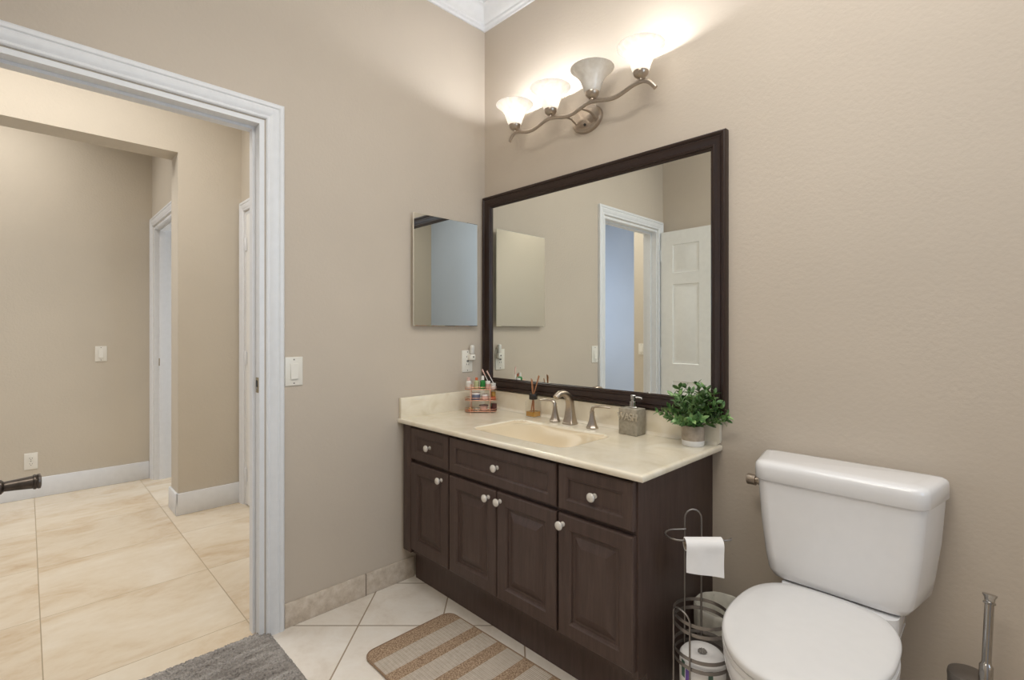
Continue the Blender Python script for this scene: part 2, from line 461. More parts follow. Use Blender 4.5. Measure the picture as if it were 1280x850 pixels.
g = G(); g.box(-0.034, DY1-0.0205, 0.978, -0.016, DY1-0.0190, 1.004); g.out('latch_hole', 'slot', sp)
casing('trim_4', D3X0, D3X1, D3Z, H3Y, -1, 'y')
j3 = jamb('door_frame', D3X0, D3X1, D3Z, H3Y, H3Y+0.12, 'y'); j3.name = 'door_2'
g = G(); g.box(D3X0+0.016, H3Y+0.03, 0.915, D3X0+0.0195, H3Y+0.07, 0.975, 0.0008); o = g.out('strike_plate', 'brass', j3)
casing('trim_5', D4X0, D4X1, D4Z, HY1, -1, 'y')
j4 = jamb('door_frame', D4X0, D4X1, D4Z, HY1, HY1+0.1, 'y'); j4.name = 'door_3'

# baseboards
g = G(); g.box(0.0, -1.076, 0.0, 0.010, -0.466, 0.098, 0.003); struct(g.out('baseboard_left', 'bbtile', smooth=25))
g = G(); g.box(1.284, -0.010, 0.0, RX, 0.0, 0.098, 0.003); struct(g.out('baseboard_back', 'bbtile', smooth=25))
def skirting(name, x0, y0, x1, y1):
    g = G(); g.box(x0, y0, 0, x1, y1, 0.140, 0.004); return struct(g.out(name, 'trim', smooth=25))
skirting('baseboard_hall_far', HX0, HY0, HX0+0.014, H3Y-0.02)
g = G()
g.box(PX1, OY-0.014, 0, PX1+0.014, HY1-0.002, 0.142, 0.004); g.box(PX0-0.014, OY-0.014, 0, PX1+0.014, OY, 0.142, 0.004)
struct(g.out('baseboard_hall_middle', 'trim', smooth=25))
skirting('baseboard_hall_stub', -0.83, -2.9, -LT-0.002, -2.886)
skirting('baseboard_hall_front', HX0+0.02, HY0, -0.85, HY0+0.014)

# ------------------------------------------------------------------ six-panel doors (setting)
def six_panel(name, w_, h_, th, parent_struct=True):
    """a moulded leaf in local space: x 0..w, y 0..-th, both faces panelled"""
    g = G()
    st = 0.105; mid = 0.095; pw = (w_-2*st-mid)/2
    xs = [0, st, st+pw, st+pw+mid, w_-st, w_]
    zs = [0, 0.20, 0.78, 0.92, 1.56, 1.65, h_-0.11, h_]
    pf = [(0, 0), (0.006, 0.006), (0.018, 0.008), (0.030, 0.006), (0.042, 0.002)]
    for y, sg in ((0.0, -1), (-th, 1)):
        for i in range(5):
            for j in range(7):
                if i in (1, 3) and j in (1, 3, 5):
                    g.loops([rect_xz(xs[i], xs[i+1], zs[j], zs[j+1], q, y+sg*d) for q, d in pf], True, False, True)
                else:
                    g.F([g.V(p) for p in rect_xz(xs[i], xs[i+1], zs[j], zs[j+1], 0, y)])
    for a, b in (((0, 0), (w_, 0)), ((w_, 0), (w_, h_)), ((w_, h_), (0, h_)), ((0, h_), (0, 0))):
        g.F([g.V((a[0], 0, a[1])), g.V((b[0], 0, b[1])), g.V((b[0], -th, b[1])), g.V((a[0], -th, a[1]))])
    return g.out(name, 'doorw', smooth=25)
def hinge(parent, x, y, z, mat='brass'):
    g = G(); g.lathe([(0.0001, -0.048), (0.005, -0.046), (0.006, -0.044), (0.006, 0.044), (0.005, 0.046), (0.0001, 0.048)], (x, y, z), 'z', 10)
    g.box(x-0.002, y-0.001, z-0.043, x+0.030, y+0.0015, z+0.043)
    return g.out('hinge', mat, parent, local=True)
# bathroom door, standing open along the front wall, its inner face to the room
dl = six_panel('door_leaf', 0.755, 1.99, 0.035); dl.name = 'door_4'; struct(dl)
dl.location = (0.022, -1.928, 0.012); dl.rotation_euler = (0, 0, math.radians(3.0))
for z in (0.22, 1.0, 1.80): hinge(dl, -0.003, -0.002, z, 'trim')
# lever at the free edge
g = G(); hx, hz = 0.672, 0.885
g.lathe([(0.0001, 0), (0.032, 0.0), (0.032, 0.004), (0.028, 0.009), (0.014, 0.011), (0.0115, 0.014), (0.0115, 0.036), (0.014, 0.038), (0.014, 0.042), (0.0095, 0.046), (0.0105, 0.06), (0.0120, 0.078), (0.0128, 0.086),
         (0.0145, 0.087), (0.0148, 0.090), (0.0136, 0.092), (0.0148, 0.094), (0.0145, 0.097), (0.010, 0.0985), (0.0001, 0.0985)], (hx, 0.0, hz), 'y', 28)
o = g.out('door_handle', 'pewter', dl, local=True, smooth=35)
# door of the hall closet, closed
d4 = six_panel('hall_leaf', D4X1-D4X0-0.042, 1.985, 0.035); d4.name = 'door_5'; struct(d4)
d4.location = (D4X0+0.021, HY1+0.036, 0.010)
d4.rotation_euler = (0, 0, 0)
# faces of the leaf: local y=0 is the back, y=-th faces the hall
for z in (0.20, 1.0, 1.78):
    hinge(d4, -0.002, -0.039, z, 'trim')
g = G(); g.lathe([(0.0001, 0), (0.03, 0), (0.028, 0.006), (0.012, 0.01), (0.012, 0.035), (0.026, 0.045), (0.027, 0.058), (0.018, 0.068), (0.0001, 0.07)], (0.66, -0.035, 0.92), '-y', 20)
g.out('door_handle', 'nickel', d4, local=True)

# ------------------------------------------------------------------ vanity cabinet
VX0, VX1, VY = 0.02, 1.278, -0.517     # carcass; front faces stand proud of it
van = thing('vanity_cabinet', (0.65, -0.26, 0), 'dark espresso wood bathroom vanity cabinet with raised-panel doors and pale round knobs', 'vanity')
g = G()   # open-topped carcass: floor, two sides, back, face frame
g.box(VX0+0.016, VY+0.016, 0.157, VX1-0.016, -0.010, 0.173); g.box(VX0, VY+0.016, 0.155, VX0+0.016, -0.001, 0.7600); g.box(VX1-0.016, VY+0.016, 0.155, VX1, -0.001, 0.7600)
g.box(VX0+0.016, -0.010, 0.157, VX1-0.016, -0.0015, 0.7595); g.box(VX0, VY, 0.155, VX1, VY+0.016, 0.7600)
g.out('carcass', 'wood', van, smooth=30)
g = G(); g.box(VX0+0.002, -0.465, 0.0, VX1-0.001, -0.002, 0.156); g.out('toe_kick', 'wood', van, smooth=30)
YF = -0.537; YB = VY
DPROF = [(0, YB), (0, YF+0.005), (0.002, YF+0.0015), (0.005, YF), (0.046, YF), (0.050, YF+0.003), (0.053, YF+0.004), (0.056, YF+0.010), (0.066, YF+0.0105), (0.070, YF+0.0085), (0.092, YF+0.002), (0.095, YF+0.001), (0.097, YF+0.001)]
WPROF = [(0, YB), (0, YF+0.005), (0.002, YF+0.0015), (0.005, YF), (0.034, YF), (0.038, YF+0.002), (0.041, YF+0.003), (0.044, YF+0.009), (0.048, YF+0.0095)]
KN = [(0.0001, 0), (0.0085, 0.0), (0.0085, 0.002), (0.0052, 0.004), (0.0048, 0.012), (0.007, 0.016), (0.0135, 0.019), (0.0152, 0.0225), (0.0145, 0.026), (0.010, 0.029), (0.0001, 0.0302)]
knob_mesh = None
def knob(parent, x, z):
    global knob_mesh
    yk = YF if True else 0
    if knob_mesh is None:
        g = G(); g.lathe(KN, (0, 0, 0), '-y', 22); o = g.out('knob', 'knob', None, smooth=50); knob_mesh = o.data
    else:
        o = bpy.data.objects.new('knob', knob_mesh); COL.objects.link(o)
    o.parent = parent; o.location = Vector((x, parent['ky'], z)) - world_loc(parent)
    o['label'] = 'pale round knob'
    return o
for x0, x1, kx, z0, z1 in ((0.088, 0.371, 0.227, 0.603, 0.748), (0.380, 0.974, 0.672, 0.601, 0.748), (0.983, 1.272, 1.128, 0.601, 0.748)):
    g = G(); front(g, x0, x1, z0, z1, WPROF); d = g.out('drawer', 'wood', van, smooth=20); d['ky'] = YF+0.0095; knob(d, kx, 0.6735); del d['ky']
for x0, x1, kx in ((0.088, 0.371, 0.327), (0.380, 0.673, 0.632), (0.678, 0.974, 0.698), (0.983, 1.272, 1.005)):
    g = G(); front(g, x0, x1, 0.180, 0.586, DPROF); d = g.out('cabinet_door', 'wood', van, smooth=20); d['ky'] = YF; knob(d, kx, 0.553); del d['ky']
g = G(); g.box(VX0, YF+0.003, 0.160, 0.0835, VY, 0.7600, 0.001); g.out('filler_strip', 'wood', van, smooth=30)

# ------------------------------------------------------------------ countertop with integral basin
CX0, CX1, CY, CZ = 0.001, 1.312, -0.551, 0.781
top = thing('vanity_countertop', (0.65, -0.27, 0.761), 'cream cultured marble vanity countertop with moulded-in basin and low splashes', 'countertop')
g = G()
nx, ny = 263, 111
bx0, bx1, by0, by1 = 0.420, 0.948, -0.462, -0.150
def sstep(t): t = max(0.0, min(1.0, t)); return t*t*(3-2*t)
def ctz(x, y):
    cx, cy = (bx0+bx1)/2, (by0+by1)/2; hx, hy = (bx1-bx0)/2, (by1-by0)/2
    u, v = abs(x-cx)/hx, abs(y-cy)/hy
    p = 9.0
    d = (u**p + v**p)**(1/p)
    dep = 0.0
    if d < 1.0: t = 1.0-d; q = (u**3+v**3)**(1/3); dep = 0.012*sstep(t/0.07) + 0.100*sstep((1.0-q)/0.75)**0.8
    z = CZ - dep
    # raised drip lip at the right and front edges
    return z
xs = [CX0 + (CX1-CX0)*i/(nx-1) for i in range(nx)]; ys = [CY + (0-CY-0.001)*j/(ny-1) for j in range(ny)]
er = 0.004
def edge_z(x, y):
    z = ctz(x, y); return z
gr = [[g.V((x, y, edge_z(x, y) - (0.002 if (i == nx-1 or j == 0) else 0))) for j, y in enumerate(ys)] for i, x in enumerate(xs)]
for i in range(nx-1):
    for j in range(ny-1): g.F([gr[i][j], gr[i+1][j], gr[i+1][j+1], gr[i][j+1]])
# rounded front and right edge, then underside
def skirt(line):
    prev = line
    for dz, inn in ((-0.0015, -0.002), (-0.006, -0.003), (-0.014, -0.003), (-0.018, -0.001), (-0.0185, 0.004)):
        cur = []
        for v0 in line:
            x, y = v0.co.x, v0.co.y
            ox = -inn if abs(x-CX1) < 1e-6 else 0
            oy = inn if abs(y-CY) < 1e-6 else 0
            cur.append(g.V((x+ox, y+oy, CZ-0.002+dz)))
        for k in range(len(line)-1): g.F([prev[k], cur[k], cur[k+1], prev[k+1]])
        prev = cur
    return prev
ring = [gr[i][0] for i in range(nx)] + [gr[nx-1][j] for j in range(1, ny)]
und = skirt(ring)
g.F([g.V((CX0, CY+0.004, CZ-0.0205)), g.V((0.40, CY+0.004, CZ-0.0205)), g.V((0.40, -0.001, CZ-0.0205)), g.V((CX0, -0.001, CZ-0.0205))])
g.F([g.V((0.96, CY+0.004, CZ-0.0205)), g.V((CX1-0.004, CY+0.004, CZ-0.0205)), g.V((CX1-0.004, -0.001, CZ-0.0205)), g.V((0.96, -0.001, CZ-0.0205))])
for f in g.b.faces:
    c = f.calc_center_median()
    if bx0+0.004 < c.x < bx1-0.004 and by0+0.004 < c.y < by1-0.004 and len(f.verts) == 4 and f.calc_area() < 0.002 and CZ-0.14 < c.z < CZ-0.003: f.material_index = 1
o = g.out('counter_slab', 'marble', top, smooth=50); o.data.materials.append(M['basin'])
g = G(); g.lathe([(0.0001, 0.0), (0.014, 0.001), (0.016, 0.004), (0.021, 0.005), (0.023, 0.003), (0.023, 0.0)], (0.68, -0.31, CZ-0.1165), 'z', 24); g.out('drain', 'nickel', top)
# back splash whose right end sweeps down into the slab, and the side splash
g = G()
outl = [(0.021, CZ-0.001), (1.300, CZ-0.001), (1.3085, CZ+0.006), (1.312, CZ+0.018), (1.312, CZ+0.090), (1.306, CZ+0.0975), (0.021, CZ+0.0975)]
g.loops([[(x, y, z) for x, z in outl] for y in (-0.001, -0.017)] + [[(x, -0.020, z-0.002 if z > CZ+0.05 else z) for x, z in outl]], True, True, True)
g.out('backsplash', 'marble', top, smooth=30)
g = G(); g.box(0.001, -0.547, CZ-0.001, 0.021, -0.001, CZ+0.0975, 0.003); g.out('side_splash', 'marble', top, smooth=30)
g = G()  # cove where the splash meets the slab
g.loops([[(x, -0.020, CZ+0.012), (x, -0.0225, CZ+0.005), (x, -0.027, CZ+0.0015), (x, -0.034, CZ+0.0004), (x, -0.020, CZ-0.001)] for x in (0.021, 1.302)], True, True, True)
g.out('cove', 'marble', top, smooth=60)

# ------------------------------------------------------------------ faucet
fau = thing('faucet', (0.668, -0.085, CZ), 'brushed nickel widespread faucet with arched spout and two lever handles', 'faucet')
def sqring(cx, cy, z, hx_, hy_, r=0.25):
    q = rpoly([(cx-hx_, cy-hy_), (cx+hx_, cy-hy_), (cx+hx_, cy+hy_), (cx-hx_, cy+hy_)], min(hx_, hy_)*r, 3)
    return [(a, b, z) for a, b in q]
def spout():
    g = G(); x, y = 0.668, -0.080
    secs = []
    for z, h in ((0.0, 0.029), (0.006, 0.0285), (0.008, 0.0265), (0.03, 0.0215), (0.06, 0.0175), (0.085, 0.0155)):
        secs.append(sqring(x, y, CZ+z, h, h*0.85))
    # bend over towards the basin, getting rounder
    R = 0.058
    for k in range(1, 14):
        a = PI*0.74*k/13
        cy, cz = y - R + R*math.cos(a), CZ+0.085 + 0.056*math.sin(a)
        h = 0.0155 - 0.002*k/13
        rr = 0.25+0.7*min(1, k/8)
        q = rpoly([(-h, -h), (h, -h), (h, h), (-h, h)], h*min(rr, 0.96), 3)
        nyv, nzv = math.cos(a), math.sin(a)    # section axis in the bend plane
        secs.append([(x+u, cy + v*nyv, cz + v*nzv) for u, v in q])
    g.loops(secs, True, True, True)
    return g
spout().out('spout', 'nickel', fau, smooth=35)
def handle(x, y, sg):
    g = G()
    n = 8
    secs = []
    for z, r in ((0, 0.0265), (0.004, 0.0265), (0.006, 0.0245), (0.018, 0.0195), (0.035, 0.0145), (0.055, 0.0105), (0.066, 0.0095), (0.067, 0.0105), (0.070, 0.0105)):
        secs.append([(x+r*math.cos(2*PI*(k+.5)/n), y+r*math.sin(2*PI*(k+.5)/n), CZ+z) for k in range(n)])
    g.loops(secs, True, True, True)
    b = g.out('handle', 'nickel', fau, smooth=30)
    g = G()
    pts = [(x, y, CZ+0.068), (x+sg*0.001, y, CZ+0.080), (x+sg*0.006, y-0.001, CZ+0.090), (x+sg*0.018, y-0.003, CZ+0.094), (x+sg*0.045, y+sg*0.010, CZ+0.095), (x+sg*0.072, y+sg*0.020, CZ+0.093), (x+sg*0.077, y+sg*0.022, CZ+0.0925)]
    g.tube(pts, [0.0098, 0.0098, 0.0095, 0.0085, 0.0085, 0.0075, 0.004], 12, True, (1.0, 0.62)); g.out('lever', 'nickel', b, smooth=50)
handle(0.578, -0.078, -1); handle(0.795, -0.088, 1)

# ------------------------------------------------------------------ framed wall mirror
mx0, mx1, mz0, mz1 = 0.012, 1.337, 0.883, 1.926
mir = thing('wall_mirror', (0.675, -0.002, mz0), 'large rectangular wall mirror in a ridged dark espresso wood frame', 'mirror')
FP = [(0.0, -0.001), (0.0, -0.026), (0.002, -0.030), (0.006, -0.032), (0.012, -0.031), (0.015, -0.027), (0.018, -0.026), (0.021, -0.030), (0.028, -0.029), (0.038, -0.022), (0.044, -0.020), (0.047, -0.022), (0.051, -0.021), (0.053, -0.015), (0.057, -0.015), (0.059, -0.011), (0.062, -0.009), (0.062, -0.006)]
g = G(); g.loops([rect_xz(mx0, mx1, mz0, mz1, i, y) for i, y in FP]); g.out('frame', 'frame', mir, smooth=28)
g = G(); g.loops([rect_xz(mx0+0.05, mx1-0.05, mz0+0.05, mz1-0.05, 0, y) for y in (-0.002, -0.0075)], True, True, True); g.out('mirror_glass', 'mirror', mir, smooth=None)

# ------------------------------------------------------------------ medicine cabinet on the left wall
med = thing('medicine_cabinet', (0.0, -0.28, 1.223), 'small frameless mirrored medicine cabinet on the left wall above the outlet', 'medicine cabinet')
g = G(); g.box(0.0005, -0.455, 1.245, 0.024, -0.100, 1.750, 0.001); g.out('cabinet_body', 'trim', med, smooth=30)
g = G()
def rect_yz(y0, y1, z0, z1, i, x): return [(x, y0+i, z0+i), (x, y1-i, z0+i), (x, y1-i, z1-i), (x, y0+i, z1-i)]
g.loops([rect_yz(-0.484, -0.076, 1.223, 1.771, i, x) for i, x in ((0, 0.025), (0, 0.0285), (0.002, 0.030))], True, True, True)
g.out('mirror_door', 'mirror', med, smooth=None)

# ------------------------------------------------------------------ vanity light
vl = thing('vanity_light', (0.72, 0.0, 2.15), 'four-light brushed nickel vanity light with wavy bar and bell glass shades', 'wall light')
YL = -0.125
g = G(); g.lathe([(0.001, 0.0), (0.082, 0.0), (0.082, 0.006), (0.078, 0.014), (0.070, 0.018), (0.066, 0.018), (0.060, 0.021), (0.001, 0.022)], (0.707, -0.0005, 2.155), '-y', 40, True, True, None, 1.0, 0.74); g.out('backplate', 'nickel', vl, smooth=30)
g = G()
wp = []
for k in range(61):
    x = 0.325 + 0.79*k/60
    ph = (x-0.36)/0.23
    z = 2.150 + 0.011*math.cos(2*PI*ph*1.0 + 0.15)
    if x < 0.375: z -= 13*(0.375-x)**2
    if x > 1.062: z -= 11*(x-1.062)**2
    wp.append((x, YL, z))
g.tube(wp, 0.0082, 10, True, (0.8, 1.1)); g.out('bar', 'nickel', vl, smooth=50)
def barz(x): return min(wp, key=lambda p: abs(p[0]-x))[2]
for x in (0.655, 0.760):
    g = G(); g.tube([(x, YL, barz(x)), (x+0.0, -0.075, 2.156), (x+0.0, -0.055, 2.156), (x+0.0, -0.018, 2.142)], 0.0042, 8); g.out('arm', 'nickel', vl, smooth=50)
g = G(); g.lathe([(0.001, 0), (0.006, 0), (0.005, 0.005), (0.001, 0.006)], (0.707, -0.022, 2.126), '-y', 12); g.out('screw', 'black', vl)
SX = (0.362, 0.592, 0.822, 1.052)
SH = [(0.018, 0.026), (0.026, 0.027), (0.033, 0.040), (0.041, 0.064), (0.050, 0.088), (0.064, 0.108), (0.081, 0.124), (0.091, 0.131)]
for i, x in enumerate(SX):
    zb = barz(x) + 0.004
    on = i != 2
    g = G(); g.lathe([(0.001, 0.0), (0.006, 0.0), (0.006, 0.008), (0.018, 0.012), (0.026, 0.020), (0.029, 0.028), (0.0295, 0.034), (0.028, 0.036), (0.024, 0.032), (0.001, 0.030)], (x, YL, zb), 'z', 24)
    so = g.out('socket_cup', 'nickel', vl, smooth=35)
    g = G()
    outp = SH; inn = [(r-0.0035, h+0.001) for r, h in SH]
    g.lathe(outp + inn[::-1], (x, YL, zb), 'z', 40, True, True)
    s_ = g.out('glass_shade', 'shade_on' if on else 'shade_off', vl, smooth=60)
    s_['label'] = 'glowing bell glass shade' if on else 'unlit frosted bell glass shade'
    g = G(); g.lathe([(0.001, 0.052), (0.012, 0.052), (0.013, 0.062), (0.022, 0.074), (0.026, 0.088), (0.021, 0.102), (0.010, 0.109), (0.001, 0.110)], (x, YL, zb), 'z', 16)
    g.out('light_bulb', 'bulb' if on else 'bulb_off', s_, smooth=60)
    if on:
        l = bpy.data.lights.new('bulb_light', 'POINT'); l.energy = BULB_W; l.color = (0.92, 0.955, 1.0); l.shadow_soft_size = 0.028
        lo = bpy.data.objects.new('bulb_light', l); COL.objects.link(lo); lo.location = (x, YL, zb+0.100)

# ------------------------------------------------------------------ switches and outlets
def facing(dirn, c):
    """matrix from plate space (x right, z up, -y outward) to world"""
    ang = {'-y': 0.0, '+x': PI/2, '+y': PI}[dirn]
    return Matrix.Translation(c) @ Matrix.Rotation(ang, 4, 'Z')
def plate_thing(kind, c, dirn, label, cat):
    r = thing(kind, c, label, cat); r.rotation_euler = (0, 0, {'-y': 0.0, '+x': PI/2, '+y': PI}[dirn])
    g = G(); g.loops([rect_xz(-0.0355, 0.0355, -0.0585, 0.0585, i, y) for i, y in ((0, 0), (0, -0.003), (0.0015, -0.0048), (0.004, -0.0055))], True, True, True)
    g.out('cover_plate', 'plate', r, local=True, smooth=30)
    return r
def screws(r, zs):
    for z in zs:
        g = G(); g.lathe([(0.0001, 0), (0.0032, 0.0), (0.0026, 0.0012), (0.0001, 0.0014)], (0, -0.0054, z), '-y', 10); g.out('screw', 'wire', r, local=True)
def switch(c, dirn, label):
    r = plate_thing('light_switch', c, dirn, label, 'light switch')
    g = G(); g.box(-0.0175, -0.0062, -0.034, 0.0175, -0.005, 0.034, 0.0004); fr = g.out('rocker_frame', 'plate', r, local=True)
    g = G(); g.loops([[(-0.0145, -0.006, -0.031), (0.0145, -0.006, -0.031), (0.0145, -0.006, 0.031), (-0.0145, -0.006, 0.031)], [(-0.014, -0.0125, -0.030), (0.014, -0.0125, -0.030), (0.014, -0.0070, 0.030), (-0.014, -0.0070, 0.030)]], True, True, True)
    g.out('rocker', 'plate', r, local=True, smooth=None)
    screws(r, (0.048, -0.048)); return r
def receptacle(r, z):
    g = G(); q = rpoly([(-0.017, -0.0145), (0.017, -0.0145), (0.017, 0.0145), (-0.017, 0.0145)], 0.009, 4)
    g.loops([[(a, -0.005, z+b) for a, b in q], [(a, -0.0078, z+b) for a, b in q]], True, True, True); s = g.out('receptacle', 'plate', r, local=True)
    g = G(); g.box(-0.0075, -0.0082, z-0.001, -0.0055, -0.0076, z+0.008); g.box(0.0055, -0.0082, z-0.001, 0.0075, -0.0076, z+0.0065)
    g.lathe([(0.0001, 0), (0.0024, 0), (0.0024, 0.0006), (0.0001, 0.0006)], (0, -0.0077, z-0.007), '-y', 8)
    g.out('slots', 'slot', s, local=True)
switch((0.0, -1.038, 1.033), '+x', 'cream rocker light switch on the left wall beside the doorway casing')
switch((HX0, -1.406, 1.020), '+x', 'white rocker light switch on the far hall wall')
switch((-0.738, -2.9, 1.00), '+y', 'white hall light switch seen through the doorway in the big mirror')
ho = plate_thing('wall_outlet', (HX0, -1.793, 0.264), '+x', 'white duplex outlet low on the far hall wall', 'outlet')
receptacle(ho, 0.0195); receptacle(ho, -0.0195); screws(ho, (0.0,))
bo = plate_thing('wall_outlet', (0.0, -0.128, 1.035), '+x', 'white outlet on the left wall beneath the medicine cabinet', 'outlet')
g = G(); g.box(-0.0165, -0.0070, -0.0335, 0.0165, -0.005, 0.0335, 0.0006); gf = g.out('receptacle', 'plate', bo, local=True)
g = G()
for z in (0.020, -0.020):
    g.box(-0.0075, -0.0076, z-0.001, -0.0055, -0.0068, z+0.008); g.box(0.0055, -0.0076, z-0.001, 0.0075, -0.0068, z+0.0065)
g.box(-0.007, -0.0080, -0.004, 0.007, -0.0068, -0.0005); g.box(-0.007, -0.0080, 0.0010, 0.007, -0.0068, 0.0045)
g.out('slots', 'slot', gf, local=True); screws(bo, (0.049, -0.049))
# plug-in light/freshener in its upper socket
pf = thing('plug_in_freshener', (0.008, -0.118, 1.062), 'small white plug-in air freshener in the bathroom wall outlet', 'air freshener')
g = G(); g.box(0.0075, -0.128, 1.040, 0.032, -0.092, 1.072, 0.006, 3); g.out('base', 'plate', pf)
g = G(); g.box(0.010, -0.120, 1.071, 0.030, -0.096, 1.122, 0.008, 3); g.out('refill', 'wrap', pf)
g = G(); g.lathe([(0.0001, 0), (0.004, 0), (0.004, 0.0015), (0.0001, 0.0015)], (0.0315, -0.108, 1.058), 'x', 10); g.out('dial', 'black', pf)

# ------------------------------------------------------------------ reed diffuser
rd = thing('reed_diffuser', (0.424, -0.060, CZ), 'square glass reed diffuser with amber oil and brown reeds behind basin', 'diffuser')
def sqbottle(cx, cy, z0, h, half, r): return [[(a, b, z0+z) for a, b in rpoly([(cx-half+i, cy-half+i), (cx+half-i, cy-half+i), (cx+half-i, cy+half-i), (cx-half+i, cy+half-i)], r, 4)] for z, i in h]
dcx, dcy = 0.424, -0.060
g = G(); g.loops(sqbottle(dcx, dcy, CZ, ((0, 0.003), (0.003, 0), (0.072, 0), (0.080, 0.004), (0.083, 0.012), (0.088, 0.0135)), 0.0275, 0.006), True, True, True)
g.out('bottle', 'glass', rd, smooth=40)
g = G(); g.loops(sqbottle(dcx, dcy, CZ, ((0.004, 0.002), (0.026, 0.002)), 0.0275, 0.005), True, True, True); g.out('oil', 'oil', rd, smooth=40)
g = G(); g.lathe([(0.005, 0.084), (0.019, 0.084), (0.0205, 0.087), (0.0205, 0.107), (0.019, 0.110), (0.009, 0.110), (0.005, 0.104)], (dcx, dcy, CZ), 'z', 28); g.out('collar', 'black', rd, smooth=40)
for dx, dy, tx, ty, zt in ((-0.004, 0.0, -0.004, -0.010, 0.185), (0.003, 0.001, 0.016, 0.022, 0.200), (0.004, -0.002, 0.021, 0.021, 0.196), (-0.002, 0.003, -0.016, 0.010, 0.178)):
    g = G(); g.tube([(dcx-tx*0.5, dcy-ty*0.3, CZ+0.008), (dcx+dx, dcy+dy, CZ+0.105), (dcx+tx, dcy+ty, CZ+zt)], 0.0022, 6); g.out('reed', 'reed', rd)

# ------------------------------------------------------------------ soap dispenser
sd = thing('soap_dispenser', (0.979, -0.068, CZ), 'square grey concrete soap dispenser with embossed WASH and metal pump', 'soap dispenser')
sx0, sx1, sy0, sy1, sh = 0.937, 1.021, -0.103, -0.036, 0.105
g = G(); g.box(sx0, sy0, CZ, sx1, sy1, CZ+sh, 0.003); g.out('body', 'concrete', sd, smooth=30)
fc = bpy.data.curves.new('wash', 'FONT'); fc.body = 'WASH'; fc.size = 0.032; fc.extrude = 0.004; fc.align_x = 'CENTER'; fc.bevel_depth = 0.0003
fo = bpy.data.objects.new('wash', fc); COL.objects.link(fo)
bpy.context.view_layer.update()
me = bpy.data.meshes.new_from_object(fo.evaluated_get(bpy.context.evaluated_depsgraph_get()))
bpy.data.objects.remove(fo)
me.transform(Matrix.Translation((0, -0.0352, 0.060)) @ Matrix.Rotation(PI/2, 4, 'X') @ Matrix.Diagonal((0.98, 1.25, 1, 1)))
me.materials.clear(); M['letter'] = simple('concrete_lit', 'b9ae9b', 0.85, var=0.1, vscale=80)  # same concrete as the body, lit tone of the relief put into the colour
me.materials.append(M['letter'])
lo = bpy.data.objects.new('lettering', me); COL.objects.link(lo); lo.parent = sd
g = G(); g.lathe([(0.001, sh), (0.0165, sh), (0.0165, sh+0.004), (0.0145, sh+0.006), (0.0140, sh+0.026), (0.009, sh+0.028), (0.009, sh+0.034), (0.0105, sh+0.036), (0.0105, sh+0.050), (0.008, sh+0.053), (0.001, sh+0.054)], (0.983, -0.068, CZ), 'z', 24)
pu = g.out('pump', 'chrome', sd, smooth=35)
g = G(); g.tube([(0.985, -0.068, CZ+sh+0.043), (1.000, -0.058, CZ+sh+0.043), (1.010, -0.054, CZ+sh+0.041), (1.013, -0.052, CZ+sh+0.036)], [0.0042, 0.0042, 0.0036, 0.0032], 10); g.out('nozzle', 'chrome', pu)

# ------------------------------------------------------------------ potted plant
pc = (1.240, -0.080)
pt = thing('potted_plant', (pc[0], pc[1], CZ), 'bushy green potted plant in a round grey-brown pot with white base', 'plant')
g = G(); g.lathe([(0.001, 0.0), (0.036, 0.0), (0.039, 0.004), (0.0395, 0.020), (0.0395, 0.0205), (0.001, 0.0206)], (*pc, CZ), 'z', 36); g.out('pot_base', 'potw', pt)
g = G(); g.lathe([(0.0395, 0.0205), (0.0398, 0.030), (0.0400, 0.070), (0.0390, 0.073), (0.0360, 0.073), (0.0355, 0.060)], (*pc, CZ), 'z', 36, False, False); g.out('pot', 'potg', pt)
g = G(); g.lathe([(0.0001, 0.064), (0.02, 0.065), (0.0358, 0.063)], (*pc, CZ), 'z', 20, False, False); g.out('soil', 'soil', pt)
random.seed(11)
gs = G(); gl = G()
def leaf(g, p, d, up, L, W):
    d = d.normalized(); s = d.cross(up)
    if s.length < 1e-3: s = Vector((1, 0, 0))
    s.normalize(); nrm = s.cross(d)
    prof = ((0.0, 0.06, 0), (0.22, 0.72, 0.02), (0.5, 1.0, 0.02), (0.78, 0.68, -0.02), (1.0, 0.03, -0.07))
    rows = []
    for t, wv, b in prof:
        c = p + d*(L*t) + nrm*(L*b)
        rows.append([g.V(tuple(c - s*(W*wv/2) + nrm*(W*wv*0.12))), g.V(tuple(c)), g.V(tuple(c + s*(W*wv/2) + nrm*(W*wv*0.12)))])
    for a, b in zip(rows[:-1], rows[1:]):
        g.F([a[0], a[1], b[1], b[0]]); g.F([a[1], a[2], b[2], b[1]])
nst = 27
